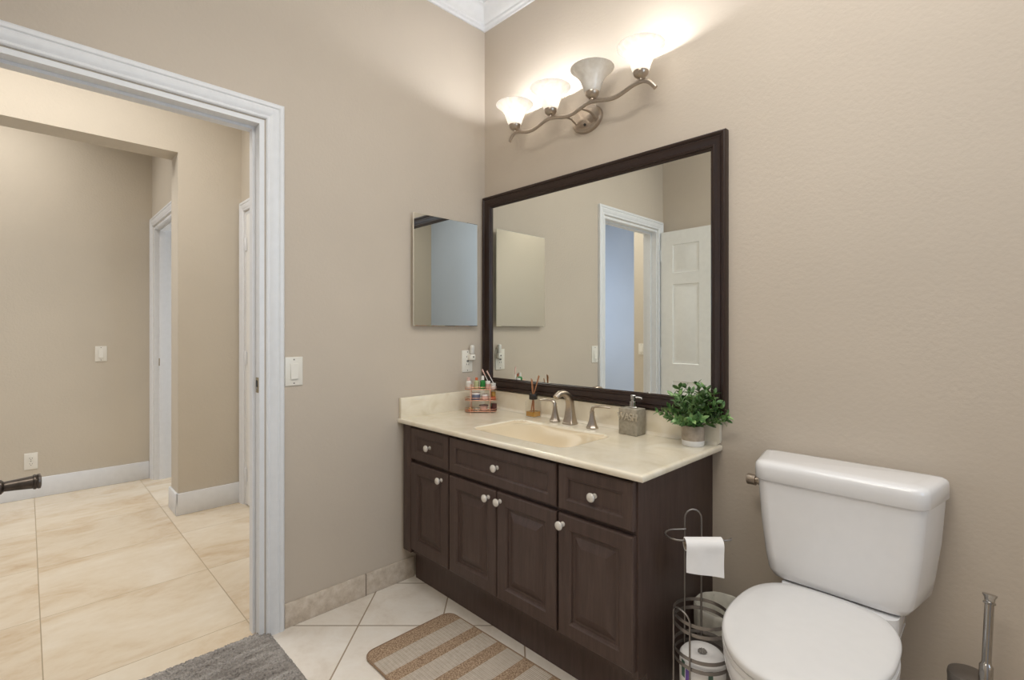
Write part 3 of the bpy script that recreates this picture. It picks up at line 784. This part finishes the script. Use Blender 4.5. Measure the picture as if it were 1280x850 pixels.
for k in range(nst):
    az = 2*PI*(k*0.618034) + random.uniform(-.2, .2)
    tilt = random.uniform(0.15, 1.15) if k % 3 else random.uniform(0.9, 1.3)
    Ls = random.uniform(0.085, 0.150)*(1.0 if tilt < 0.75 else 0.78)
    # keep clear of the mirror behind
    base = Vector((pc[0]+0.018*math.cos(az), pc[1]+0.018*math.sin(az), CZ+0.062))
    d0 = Vector((math.cos(az)*math.sin(tilt), math.sin(az)*math.sin(tilt), math.cos(tilt)))
    if d0.y > 0: d0.y *= 0.42
    pts = []; p = base.copy(); d = Vector((0, 0, 1))*0.5 + d0*0.5
    for s_ in range(7):
        pts.append(p.copy()); d = (d*0.6 + d0*0.4 + Vector((0, 0, -0.05*max(0, tilt-0.5)))).normalized(); p = p + d*(Ls/6)
    gs.tube([tuple(q) for q in pts], [0.0016]*6+[0.0008], 5)
    for s_ in range(2, 7):
        q = pts[s_]; dr = (pts[s_]-pts[s_-1]).normalized()
        for m in range(3 if s_ < 6 else 4):
            a = 2*PI*m/3 + s_*1.1 + k
            e1 = dr.orthogonal().normalized(); e2 = dr.cross(e1)
            sidev = e1*math.cos(a)+e2*math.sin(a)
            dd = (dr*0.75 + sidev*0.75)
            if q.y > -0.055 and dd.y > 0: dd.y *= 0.2
            leaf(gl, q, dd, sidev.cross(dr).cross(dd), random.uniform(0.024, 0.036), random.uniform(0.0125, 0.0175))
for bm_ in (gs.b, gl.b):
    for v in bm_.verts:
        if v.co.y > -0.036 and v.co.z > CZ+0.09: v.co.y = -0.036 - 0.05*(v.co.y+0.036)
        elif v.co.y > -0.024: v.co.y = -0.024
gs.out('stems', 'stemm', pt, weld=0)
gl.out('foliage', 'leaf', pt, smooth=80, weld=0)

# ------------------------------------------------------------------ three-tier wire rack with toiletries
RD = Vector((0.7011, 0.7131, 0)); FD = Vector((-0.7131, 0.7011, 0))
rc = Vector((0.136, -0.147, 0))
def rk(a, b, z): p = rc + RD*a + FD*b; return (p.x, p.y, CZ+z)
rack = thing('wire_rack', (rc.x, rc.y, CZ), 'three-tier rose gold wire rack full of small toiletries in the counter corner', 'rack')
TZ = (0.006, 0.062, 0.118)
for z in TZ:
    g = G(); q = rpoly([(-0.080, -0.036), (0.080, -0.036), (0.080, 0.036), (-0.080, 0.036)], 0.026, 6)
    loop = [rk(a, b, z) for a, b in q]; loop.append(loop[0]); loop.append(loop[1]); g.tube(loop, 0.0017, 6, False)
    loop = [rk(a, b, z+0.011) for a, b in q]; loop.append(loop[0]); loop.append(loop[1]); g.tube(loop, 0.0013, 6, False)
    for k in range(-6, 7): g.tube([rk(k*0.0115, -0.036, z), rk(k*0.0115, 0.036, z)], 0.0009, 5)
    q2 = rpoly([(-0.079, -0.035), (0.079, -0.035), (0.079, 0.035), (-0.079, 0.035)], 0.025, 6)
    g.loops([[rk(a, b, z-0.0012) for a, b in q2], [rk(a, b, z-0.0002) for a, b in q2]], True, True, True)
    g.out('shelf', 'rose', rack, smooth=60)
for a in (-0.050, 0.050):
    g = G(); g.tube([rk(a, -0.038, 0.0), rk(a, -0.038, 0.132), rk(a, -0.030, 0.140), rk(a, 0.030, 0.140), rk(a, 0.038, 0.132), rk(a, 0.038, 0.0)], 0.0019, 6); g.out('upright', 'rose', rack, smooth=60)
def toil(name, label, cat, a, b, tier, prof, mat, capprof=None, capmat=None, capname='cap', n=18):
    x, y, z = rk(a, b, TZ[tier]+0.0012)
    r = thing(name, (x, y, z), label, cat, None)
    g = G(); g.lathe(prof, (x, y, z), 'z', n); g.out('body', mat, r, smooth=40)
    if capprof: g = G(); g.lathe(capprof, (x, y, z), 'z', n); g.out(capname, capmat, r, smooth=40)
    return r
M['pinkp'] = simple('pink_plastic', 'd8b3a8', 0.35); M['greenp'] = simple('green_plastic', '1f7a35', 0.3)
M['yellowp'] = simple('pale_green_glass', 'b9bd92', 0.2); M['orange'] = simple('orange_plastic', 'c4643c', 0.4)
M['bluegrey'] = simple('blue_grey', '6d7388', 0.35); M['goldp'] = simple('gold_cap', 'b08a4a', 0.3, 0.6)
M['darkred'] = simple('dark_red', '4e2624', 0.4); M['whitep'] = simple('white_plastic', 'e8e4df', 0.35)
M['sage'] = simple('sage_grey', '8e8f80', 0.5)
toil('bottle', 'clear pinkish bottle at the left end of the wire rack top shelf', 'bottle', -0.062, -0.002, 2, [(0.001, 0), (0.014, 0), (0.015, 0.002), (0.015, 0.034), (0.009, 0.040), (0.001, 0.040)], 'wrap', [(0.001, 0.040), (0.009, 0.040), (0.009, 0.058), (0.001, 0.059)], 'pinkp')
toil('bottle', 'pale green bottle with orange cap on the wire rack top shelf', 'bottle', -0.022, 0.004, 2, [(0.001, 0), (0.013, 0), (0.014, 0.002), (0.014, 0.036), (0.007, 0.042), (0.001, 0.042)], 'yellowp', [(0.001, 0.042), (0.007, 0.042), (0.007, 0.056), (0.001, 0.057)], 'orange')
toil('bottle', 'bright green bottle with white cap mid top shelf of wire rack', 'bottle', 0.010, -0.006, 2, [(0.001, 0), (0.0125, 0), (0.0135, 0.003), (0.0135, 0.038), (0.008, 0.044), (0.001, 0.045)], 'greenp', [(0.001, 0.045), (0.008, 0.045), (0.007, 0.066), (0.001, 0.067)], 'whitep')
toil('jar', 'white round jar right of the green bottle on the rack', 'jar', 0.036, 0.004, 2, [(0.001, 0), (0.012, 0), (0.013, 0.002), (0.013, 0.024), (0.001, 0.025)], 'pinkp', [(0.001, 0.025), (0.0135, 0.025), (0.0135, 0.038), (0.001, 0.039)], 'whitep')
toil('jar', 'white squat tub at the right end of the rack top shelf', 'jar', 0.064, -0.004, 2, [(0.001, 0), (0.012, 0), (0.013, 0.002), (0.013, 0.018), (0.001, 0.019)], 'whitep', [(0.001, 0.019), (0.0135, 0.019), (0.0135, 0.028), (0.001, 0.029)], 'wrap')
# two white handled brushes leaning out of the top shelf
for i, (a0, a1, b1, zt, lb) in enumerate(((0.026, 0.006, 0.018, 0.098, 'white handled slim brush leaning left on the rack top shelf'), (0.052, 0.030, 0.020, 0.090, 'white slim brush leaning against the right rack upright'))):
    p0 = rk(a0+0.026, 0.020, TZ[2]+0.003); p1 = rk(a1, b1, TZ[2]+zt)
    r = thing('brush', p0, lb, 'brush')
    mid = tuple(p0[k]*0.35+p1[k]*0.65 for k in range(3))
    g = G(); g.tube([p0, mid], [0.0022, 0.0020], 6); g.out('handle', 'whitep', r)
    g = G(); g.tube([mid, p1], [0.0022, 0.0042], 8); g.out('bristles', 'pinkp', r)
toil('tin', 'blue-grey round tin on the middle shelf of the wire rack', 'tin', -0.024, -0.008, 1, [(0.001, 0), (0.021, 0), (0.022, 0.002), (0.022, 0.028), (0.001, 0.028)], 'bluegrey', [(0.001, 0.028), (0.0225, 0.028), (0.0225, 0.036), (0.001, 0.037)], 'whitep', 'lid')
toil('jar', 'pink jar beside the blue-grey tin on the middle shelf', 'jar', 0.022, -0.006, 1, [(0.001, 0), (0.018, 0), (0.019, 0.002), (0.019, 0.020), (0.001, 0.020)], 'pinkp', [(0.001, 0.020), (0.019, 0.020), (0.019, 0.028), (0.001, 0.029)], 'whitep', 'lid')
toil('bottle', 'small gold capped bottle at the right of the middle shelf', 'bottle', 0.065, -0.002, 1, [(0.001, 0), (0.011, 0), (0.012, 0.002), (0.012, 0.016), (0.001, 0.017)], 'orange', [(0.001, 0.017), (0.012, 0.017), (0.012, 0.040), (0.001, 0.041)], 'goldp')
x, y, z = rk(0.016, -0.010, TZ[0]+0.0012)
g = G(); g.lathe([(0.001, 0), (0.012, 0), (0.018, 0.010), (0.0225, 0.026), (0.0235, 0.027), (0.0215, 0.028), (0.017, 0.014), (0.001, 0.006)], (x, y, z), 'z', 24)
bowl = thing('bowl', (x, y, z), 'small grey-pink bowl with dark rim on rack bottom shelf', 'bowl'); g.out('body', 'pinkp', bowl)
g = G(); g.torus((x, y, z+0.0275), 0.0228, 0.0016, 24, 6); g.out('rim', 'slot', bowl)
toil('compact', 'sage grey compact left of the small bowl', 'compact', -0.020, -0.014, 0, [(0.001, 0), (0.014, 0), (0.015, 0.002), (0.015, 0.010), (0.001, 0.010)], 'sage', [(0.001, 0.010), (0.015, 0.010), (0.012, 0.016), (0.001, 0.017)], 'sage', 'lid')
toil('lip_balm', 'orange lip balm tub at the bottom shelf left end', 'lip balm', -0.052, -0.014, 0, [(0.001, 0), (0.010, 0), (0.011, 0.002), (0.011, 0.010), (0.001, 0.010)], 'orange', [(0.001, 0.010), (0.011, 0.010), (0.010, 0.016), (0.001, 0.017)], 'goldp', 'lid')
x, y, z = rk(0.066, -0.004, TZ[0]+0.0012)
bxr = thing('box', (x, y, z), 'dark red small box at the bottom shelf right end', 'box')
g = G(); g.box(x-0.012, y-0.012, z, x+0.012, y+0.012, z+0.036, 0.0015); g.out('body', 'darkred', bxr, smooth=30)
g = G(); g.box(x-0.0122, y-0.0122, z+0.020, x-0.001, y-0.001, z+0.0362, 0.001); g.out('sticker', 'teal', bxr, smooth=30)

# ------------------------------------------------------------------ toilet
TX = 1.705
toi = thing('toilet', (TX, -0.36, 0), 'white two-piece toilet with closed lid standing beside the vanity', 'toilet')
def tank_sec(z, wb, wf, yb, yf, r):
    return [(TX+a, b, z) for a, b in rpoly([(-wb, yb), (-wf, yf), (wf, yf), (wb, yb)], [r*0.6, r, r, r*0.6], 6)]
g = G()
g.loops([tank_sec(0.446, 0.150, 0.125, -0.045, -0.155, 0.03), tank_sec(0.448, 0.172, 0.146, -0.030, -0.182, 0.035), tank_sec(0.456, 0.190, 0.160, -0.022, -0.197, 0.036), tank_sec(0.475, 0.203, 0.171, -0.020, -0.203, 0.036),
         tank_sec(0.52, 0.211, 0.178, -0.020, -0.206, 0.036), tank_sec(0.62, 0.224, 0.190, -0.020, -0.208, 0.036), tank_sec(0.744, 0.233, 0.199, -0.020, -0.210, 0.036)], True, True, True)
tank = g.out('tank', 'porc', toi, smooth=50)
g = G()
g.loops([tank_sec(0.7435, 0.226, 0.192, -0.022, -0.204, 0.034), tank_sec(0.7440, 0.237, 0.203, -0.016, -0.215, 0.038), tank_sec(0.747, 0.240, 0.206, -0.014, -0.218, 0.040), tank_sec(0.782, 0.240, 0.206, -0.014, -0.218, 0.040), tank_sec(0.790, 0.2385, 0.2045, -0.0155, -0.2165, 0.039),
         tank_sec(0.796, 0.234, 0.200, -0.020, -0.212, 0.036), tank_sec(0.800, 0.226, 0.192, -0.028, -0.203, 0.03), tank_sec(0.802, 0.205, 0.172, -0.045, -0.185, 0.022)], True, True, True)
g.out('tank_lid', 'porc', toi, smooth=60)
# flush handle on the tank's left end
g = G(); g.lathe([(0.0001, 0), (0.015, 0), (0.015, 0.005), (0.011, 0.008), (0.011, 0.014), (0.0175, 0.015), (0.0175, 0.040), (0.015, 0.042), (0.0001, 0.042)], (TX-0.2225, -0.105, 0.708), '-x', 20)
fl = g.out('flush_handle', 'nickel', toi, smooth=35); fl['label'] = 'brushed nickel flush handle'
# faint maker's mark low on the tank's right flank
g = G()
ex = Vector((-0.235+0.200, 0, 0))
for k in range(6):
    t0 = k*0.0045
    y0 = -0.088 + t0
    xs_ = TX + 0.2085 - 0.0330*((-0.020 - y0)/0.186) * 1.0
    g.box(xs_-0.004, y0, 0.5335, xs_+0.0022, y0+0.0032, 0.5375+0.001*(k % 2))
g.out('maker_mark', 'wire', toi, smooth=None)
def egg(z, hw, yb, yf, yc, off=0.0, n=64, bw=0.62, cx=-0.006):
    pts = []
    for i in range(n):
        a = 2*PI*i/n; c, s = math.cos(a), math.sin(a)
        if s <= 0:   # towards the front (-y)
            x = (hw-off)*c; y = yc + (yc-yf-off)*s
        else:        # squarer back
            p = 3.4
            rr = (abs(c)**p + abs(s)**p)**(-1/p)
            x = (hw-off)*c*rr*(1-(1-bw)*max(0, s*rr)**2.2); y = yc + (yb-off-yc)*s*rr
        pts.append((TX+cx+x, y, z))
    return pts
g = G()   # bowl with rim, tapering to the foot
g.loops([egg(0.0, 0.125, -0.10, -0.56, -0.34, 0, bw=0.9), egg(0.012, 0.125, -0.10, -0.56, -0.34, 0, bw=0.9), egg(0.05, 0.112, -0.11, -0.54, -0.34, 0, bw=0.9), egg(0.14, 0.105, -0.12, -0.53, -0.34, 0, bw=0.9), egg(0.22, 0.122, -0.13, -0.57, -0.36, 0, bw=0.85),
         egg(0.30, 0.155, -0.15, -0.635, -0.40, 0, bw=0.75), egg(0.36, 0.175, -0.17, -0.668, -0.42, 0, bw=0.7), egg(0.385, 0.180, -0.19, -0.678, -0.42), egg(0.412, 0.181, -0.20, -0.68, -0.42), egg(0.418, 0.176, -0.205, -0.675, -0.42)], True, True, True)
dk = []
for z, hw, yb, yf, r in ((0.0, 0.100, -0.05, -0.30, 0.03), (0.15, 0.098, -0.04, -0.30, 0.03), (0.30, 0.120, -0.035, -0.30, 0.03), (0.38, 0.145, -0.03, -0.30, 0.035), (0.440, 0.150, -0.03, -0.30, 0.035), (0.446, 0.146, -0.034, -0.296, 0.032)):
    dk.append([(TX+a, b, z) for a, b in rpoly([(-hw, yb), (-hw, yf), (hw, yf), (hw, yb)], r, 5)])
g.b.verts.ensure_lookup_table()
g.loops(dk[:-2] + [[(p[0], max(p[1], -0.21), 0.4175) if False else p for p in dk[-3]]][0:0] , True, True, True)
g.out('bowl', 'porc', toi, smooth=50)
g = G()   # deck under the tank
g.loops([[(TX+a, b, z) for a, b in rpoly([(-hw+0.016, -0.03), (-hw+0.016, -0.222), (hw, -0.222), (hw, -0.03)], 0.03, 5)] for z, hw in ((0.36, 0.142), (0.42, 0.148), (0.447, 0.148))], True, True, True)
g.out('deck', 'porc', toi, smooth=50)
g = G()   # seat ring
g.loops([egg(0.419, 0.178, -0.225, -0.676, -0.42), egg(0.421, 0.183, -0.222, -0.684, -0.42), egg(0.433, 0.183, -0.222, -0.684, -0.42), egg(0.436, 0.179, -0.226, -0.680, -0.42), egg(0.436, 0.12, -0.27, -0.60, -0.42), egg(0.419, 0.12, -0.27, -0.60, -0.42), egg(0.419, 0.178, -0.225, -0.676, -0.42)])
g.out('seat', 'seatp', toi, smooth=50)
g = G()   # lid
g.loops([egg(0.438, 0.172, -0.212, -0.680, -0.42, bw=0.9), egg(0.439, 0.180, -0.206, -0.688, -0.42, bw=0.9), egg(0.450, 0.182, -0.2045, -0.690, -0.42, bw=0.9), egg(0.4550, 0.180, -0.206, -0.687, -0.42, bw=0.9), egg(0.4585, 0.174, -0.211, -0.680, -0.42, bw=0.9), egg(0.4608, 0.155, -0.235, -0.655, -0.42, bw=0.9), egg(0.4615, 0.10, -0.30, -0.57, -0.42, bw=0.9)], True, True, True)
g.out('seat_lid', 'seatp', toi, smooth=60)

# ------------------------------------------------------------------ toilet paper stand
sc0 = Vector((1.4105, -0.383, 0)); SR = 0.079
def sp_(a, b, z): p = sc0 + RD*a + FD*b; return (p.x, p.y, z)
ps = thing('toilet_paper_stand', (sc0.x, sc0.y, 0), 'grey wire toilet paper stand with round basket between vanity and toilet', 'toilet paper stand')
g = G()
PB = 0.0705     # mast sits towards the back of the basket
mast = [sp_(-0.026, PB, 0.01), sp_(-0.026, PB, 0.615)]
for k in range(1, 8):
    a = PI*k/8; mast.append(sp_(-0.026*math.cos(a), PB, 0.615+0.027*math.sin(a)))
mast += [sp_(0.026, PB, 0.615), sp_(0.026, PB, 0.01)]
g.tube(mast, 0.0030, 8); g.out('mast', 'wire', ps, smooth=60)
g = G()
AZ = 0.578
arm = [sp_(-0.024, PB-0.004, AZ+0.004), sp_(-0.055, PB-0.006, AZ+0.004)]
for k in range(0, 9):
    a = PI/2 + PI*k/8; arm.append(sp_(-0.062+0.036*math.cos(a), -0.003+0.036*math.sin(a)+0.0315, AZ+0.004-0.004*k/8))
arm += [sp_(0.07, -0.0075, AZ), sp_(0.084, -0.0045, AZ), sp_(0.088, 0.0015, AZ+0.002)]
g.tube(arm, 0.0028, 8); g.out('roll_arm', 'wire', ps, smooth=60)
for z in (0.358, 0.332, 0.258, 0.232, 0.030):
    g = G(); rings = []
    n = 48
    for i in range(n+1):
        a = 2*PI*i/n; c, s = math.cos(a), math.sin(a)
        rings.append([(sc0.x+r*c, sc0.y+r*s, zz) for r, zz in ((SR, z-0.005), (SR+0.002, z-0.005), (SR+0.002, z+0.005), (SR, z+0.005))])
    g.loops(rings, True); g.out('ring', 'wire', ps, smooth=40)
for az in (-2.72, -0.42):
    g = G(); e = 0.40; zt = 0.365
    pts = [(az-e, 0.003), (az-e, zt)] + [(az-e*math.cos(PI*k/9), zt+0.026*math.sin(PI*k/9)) for k in range(1, 9)] + [(az+e, zt), (az+e, 0.003)]
    g.tube([sp_((SR+0.0055)*math.cos(q), (SR+0.0055)*math.sin(q), z) for q, z in pts], 0.0028, 7); g.out('leg', 'wire', ps, smooth=60)
g = G(); g.lathe([(0.001, 0.026), (SR, 0.026), (SR, 0.029), (0.001, 0.029)], (sc0.x, sc0.y, 0), 'z', 36); g.out('base_plate', 'wire', ps)

# roll on the arm: a nearly used-up roll with a hanging sheet
tr = thing('toilet_paper_roll', sp_(0.0, -0.0075, AZ), 'thin white toilet paper roll with hanging sheet on the wire arm', 'toilet paper')
g = G(); rot = Matrix.Rotation(math.atan2(RD.y, RD.x), 4, 'Z')
def axp(a, r, t): # a along arm, polar r,t (t measured from up, towards the viewer)
    return sp_(a, -0.0075 - r*math.sin(t), AZ - 0.0108 + r*math.cos(t))
g.loops([[axp(a, r, 2*PI*k/28) for k in range(28)] for a, r in ((-0.052, 0.0155), (-0.052, 0.019), (0.054, 0.019), (0.054, 0.0155), (-0.052, 0.0155))]); g.out('roll', 'paper', tr, smooth=40)
g = G(); g.loops([[axp(a, r, 2*PI*k/24) for k in range(24)] for a, r in ((-0.0522, 0.0145), (-0.0522, 0.0156), (0.0542, 0.0156), (0.0542, 0.0145), (-0.0522, 0.0145))]); g.out('core', 'potg', tr, smooth=40)
g = G()
def sheet_pt(a, s):
    # wraps over the front of the roll then hangs down
    L0 = 0.030
    r = 0.0198
    if s < L0: return axp(a, r, -0.25 + (s/L0)*(PI/2+0.25))
    d = s-L0; q = axp(a, r, PI/2)
    wob = 0.002*math.sin(a*60) + 0.003*math.sin(d*30)
    p = Vector(q) + FD*(wob*min(1, d/0.02)) ; return (p.x, p.y, p.z - d)
rows = []
for k in range(22):
    s = 0.030 + 0.112
    row = []
    for m in range(13):
        a = -0.054 + 0.110*m/12
        smax = 0.030 + 0.076 + 0.016*(a+0.054)/0.11
        row.append(sheet_pt(a, smax*k/21))
    rows.append(row)
back = [[tuple(Vector(p)+FD*0.0012) for p in r] for r in rows]
g.loops(rows, closed=False); g.loops(back, closed=False)
g.out('hanging_sheet', 'paper', tr, smooth=60)
# spare wrapped roll in the basket and the one below it
def spare(z0, label, withprint):
    sc0 = Vector((1.4105, -0.383, 0)) - FD*0.006
    r = thing('toilet_paper_roll', (sc0.x, sc0.y, z0), label, 'toilet paper')
    g = G(); R = 0.064
    g.lathe([(0.001, 0.0), (R-0.006, 0.0), (R, 0.008), (R+0.001, 0.05), (R, 0.094), (R-0.008, 0.104), (R-0.03, 0.108), (0.016, 0.107), (0.010, 0.102), (0.001, 0.101)], (sc0.x, sc0.y, z0), 'z', 40)
    g.out('wrapped_roll', 'wrap' if not withprint else 'paper', r, smooth=50)
    g = G()
    for k in range(9):
        a = 2*PI*k/9; g.tube([(sc0.x+0.004*math.cos(a), sc0.y+0.004*math.sin(a), z0+0.103), (sc0.x+0.010*math.cos(a+.3), sc0.y+0.010*math.sin(a+.3), z0+0.109), (sc0.x+0.013*math.cos(a+.5), sc0.y+0.013*math.sin(a+.5), z0+0.107)], [0.003, 0.004, 0.001], 6)
    g.out('twisted_wrap', 'binm', r, smooth=60)
    if withprint:
        for a0, a1, z1, z2, mt in ((-2.20, -1.98, 0.045, 0.092, 'teal'), (-1.92, -1.70, 0.030, 0.074, 'purple'), (-0.9, -0.7, 0.045, 0.09, 'teal')):
            g = G(); q = []
            for k in range(7):
                a = a0+(a1-a0)*k/6; q.append([(sc0.x+(R+rr)*math.cos(a), sc0.y+(R+rr)*math.sin(a), z0+z) for rr, z in ((0.0006, z1), (0.0018, z1), (0.0018, z2), (0.0006, z2))])
            g.loops(q, True, True, True); g.out('print', mt, r)
    return r
spare(0.030, 'plain spare toilet paper roll at the very bottom of the stand basket', False)
spare(0.142, 'spare toilet paper roll with twisted top and purple print in the wire basket', True)

# ------------------------------------------------------------------ waste bin with liner
bc = (1.372, -0.150)
tb = thing('trash_can', (bc[0], bc[1], 0), 'small grey waste bin with white bag liner behind the paper stand', 'trash can')
g = G(); g.lathe([(0.001, 0.0), (0.064, 0.0), (0.068, 0.004), (0.083, 0.268), (0.080, 0.270), (0.066, 0.010), (0.001, 0.008)], (*bc, 0), 'z', 40); g.out('body', 'binm', tb, smooth=40)
g = G(); rings = []
random.seed(4); ph = [random.uniform(0, 6) for _ in range(5)]
for r, z, amp in ((0.0855, 0.205, 0.0016), (0.087, 0.262, 0.0012), (0.0865, 0.273, 0.001), (0.083, 0.278, 0.001), (0.079, 0.272, 0.0012), (0.074, 0.22, 0.003), (0.064, 0.10, 0.005), (0.03, 0.03, 0.004), (0.004, 0.024, 0.0)):
    ring = []
    for i in range(72):
        a = 2*PI*i/72; q = r + amp*(math.sin(9*a+ph[0])+0.7*math.sin(17*a+ph[1])+0.5*math.sin(5*a+ph[2]))/1.6
        ring.append((bc[0]+q*math.cos(a), bc[1]+q*math.sin(a), z + (0.006*math.sin(4*a+ph[3]) if z < 0.21 else 0)))
    rings.append(ring)
g.loops(rings, True); g.out('bag_liner', 'bag', tb, smooth=70)

# ------------------------------------------------------------------ toilet brush
br = thing('toilet_brush', (2.0, -0.12, 0), 'chrome toilet brush standing in its holder right of the toilet', 'toilet brush')
hc = (1.985, -0.120)
g = G(); g.lathe([(0.001, 0.0), (0.050, 0.0), (0.052, 0.004), (0.046, 0.02), (0.044, 0.31), (0.045, 0.325), (0.043, 0.333), (0.036, 0.336), (0.001, 0.336)], (*hc, 0), 'z', 36); g.out('holder', 'wire', br, smooth=40)
g = G()
p0 = Vector((2.012, -0.150, 0.30)); p1 = Vector((2.020, -0.100, 0.535))
dv = (p1-p0).normalized(); rotm = dv.to_track_quat('Z', 'Y').to_matrix()
g.lathe([(0.001, 0.0), (0.0130, 0.0), (0.0135, 0.05), (0.0135, 0.078), (0.0105, 0.082), (0.0092, 0.088), (0.0092, 0.222), (0.0122, 0.2235), (0.0122, 0.2275), (0.0098, 0.229), (0.0105, 0.237), (0.0140, 0.243), (0.0145, 0.246), (0.001, 0.247)], tuple(p0), 'z', 24, True, True, rotm)
g.out('handle', 'chrome', br, smooth=40)

# ------------------------------------------------------------------ mats
g = G()
q = rpoly([(0.382, -0.935), (0.382, -0.535), (1.10, -0.515), (1.10, -0.935)], 0.045, 8)
def sc_(q, d):
    cx = sum(p[0] for p in q)/len(q); cy = sum(p[1] for p in q)/len(q)
    return [(x-d*(1 if x > cx else -1), y-d*(1 if y > cy else -1)) for x, y in q]
bm_t = thing('bath_mat', (0.74, -0.73, 0), 'striped brown and beige bath mat on the tiles before the vanity', 'bath mat')
g.loops([[(x, y, 0.001) for x, y in q], [(x, y, 0.006) for x, y in q], [(x, y, 0.009) for x, y in sc_(q, 0.003)], [(x, y, 0.0095) for x, y in sc_(q, 0.008)]], True, True, True)
g.out('mat_body', 'mat', bm_t, smooth=50)
g = G(); lp = [(x, y, 0.0075) for x, y in sc_(q, 0.001)]; lp += lp[:2]; g.tube(lp, 0.0035, 7, False); g.out('binding', 'matedge', bm_t)
# grey pile rug, a dense grid with tufts
random.seed(2)
g = G()
rx0, rx1, ry0, ry1 = -0.030, 0.560, -1.890, -1.128
st = 0.0045
nx, ny = int((rx1-rx0)/st), int((ry1-ry0)/st)
grid = []
for i in range(nx+1):
    row = []
    for j in range(ny+1):
        ed = min(i, nx-i, j, ny-j)
        z = 0.011 + random.uniform(-0.0035, 0.0035)
        if ed == 0: z = 0.002
        elif ed == 1: z *= 0.8
        jx, jy = random.uniform(-.0022, .0022), random.uniform(-.0022, .0022)
        row.append(g.V((rx0+i*st+jx, ry0+j*st+jy, z)))
    grid.append(row)
for i in range(nx):
    for j in range(ny): g.F([grid[i][j], grid[i+1][j], grid[i+1][j+1], grid[i][j+1]])
rg = thing('rug', (0.265, -1.51, 0), 'grey shaggy pile rug lying in the bathroom doorway', 'rug')
g.out('pile', 'rug', rg, smooth=None, weld=0)
g = G(); g.box(rx0+0.003, ry0+0.003, 0.0005, rx1-0.003, ry1-0.003, 0.004); g.out('backing', 'rug', rg)

for o in (fau, pt, rack, sd, rd) : o.location.z += 0.0006
for o in list(COL.objects):
    if o.parent is None and o.get('category') in ('bottle', 'jar', 'tin', 'compact', 'lip balm', 'bowl', 'box', 'brush'): o.location.z += 0.0007

GROUPS = {'light switch': 'light switches on the walls', 'outlet': 'wall outlets', 'toilet paper': 'toilet paper rolls on the wire stand',
          'bottle': 'bottles on the wire rack', 'jar': 'jars on the wire rack', 'brush': 'brushes on the wire rack'}
for o in COL.objects:
    if o.parent is None and o.get('category') in GROUPS: o['group'] = GROUPS[o['category']]
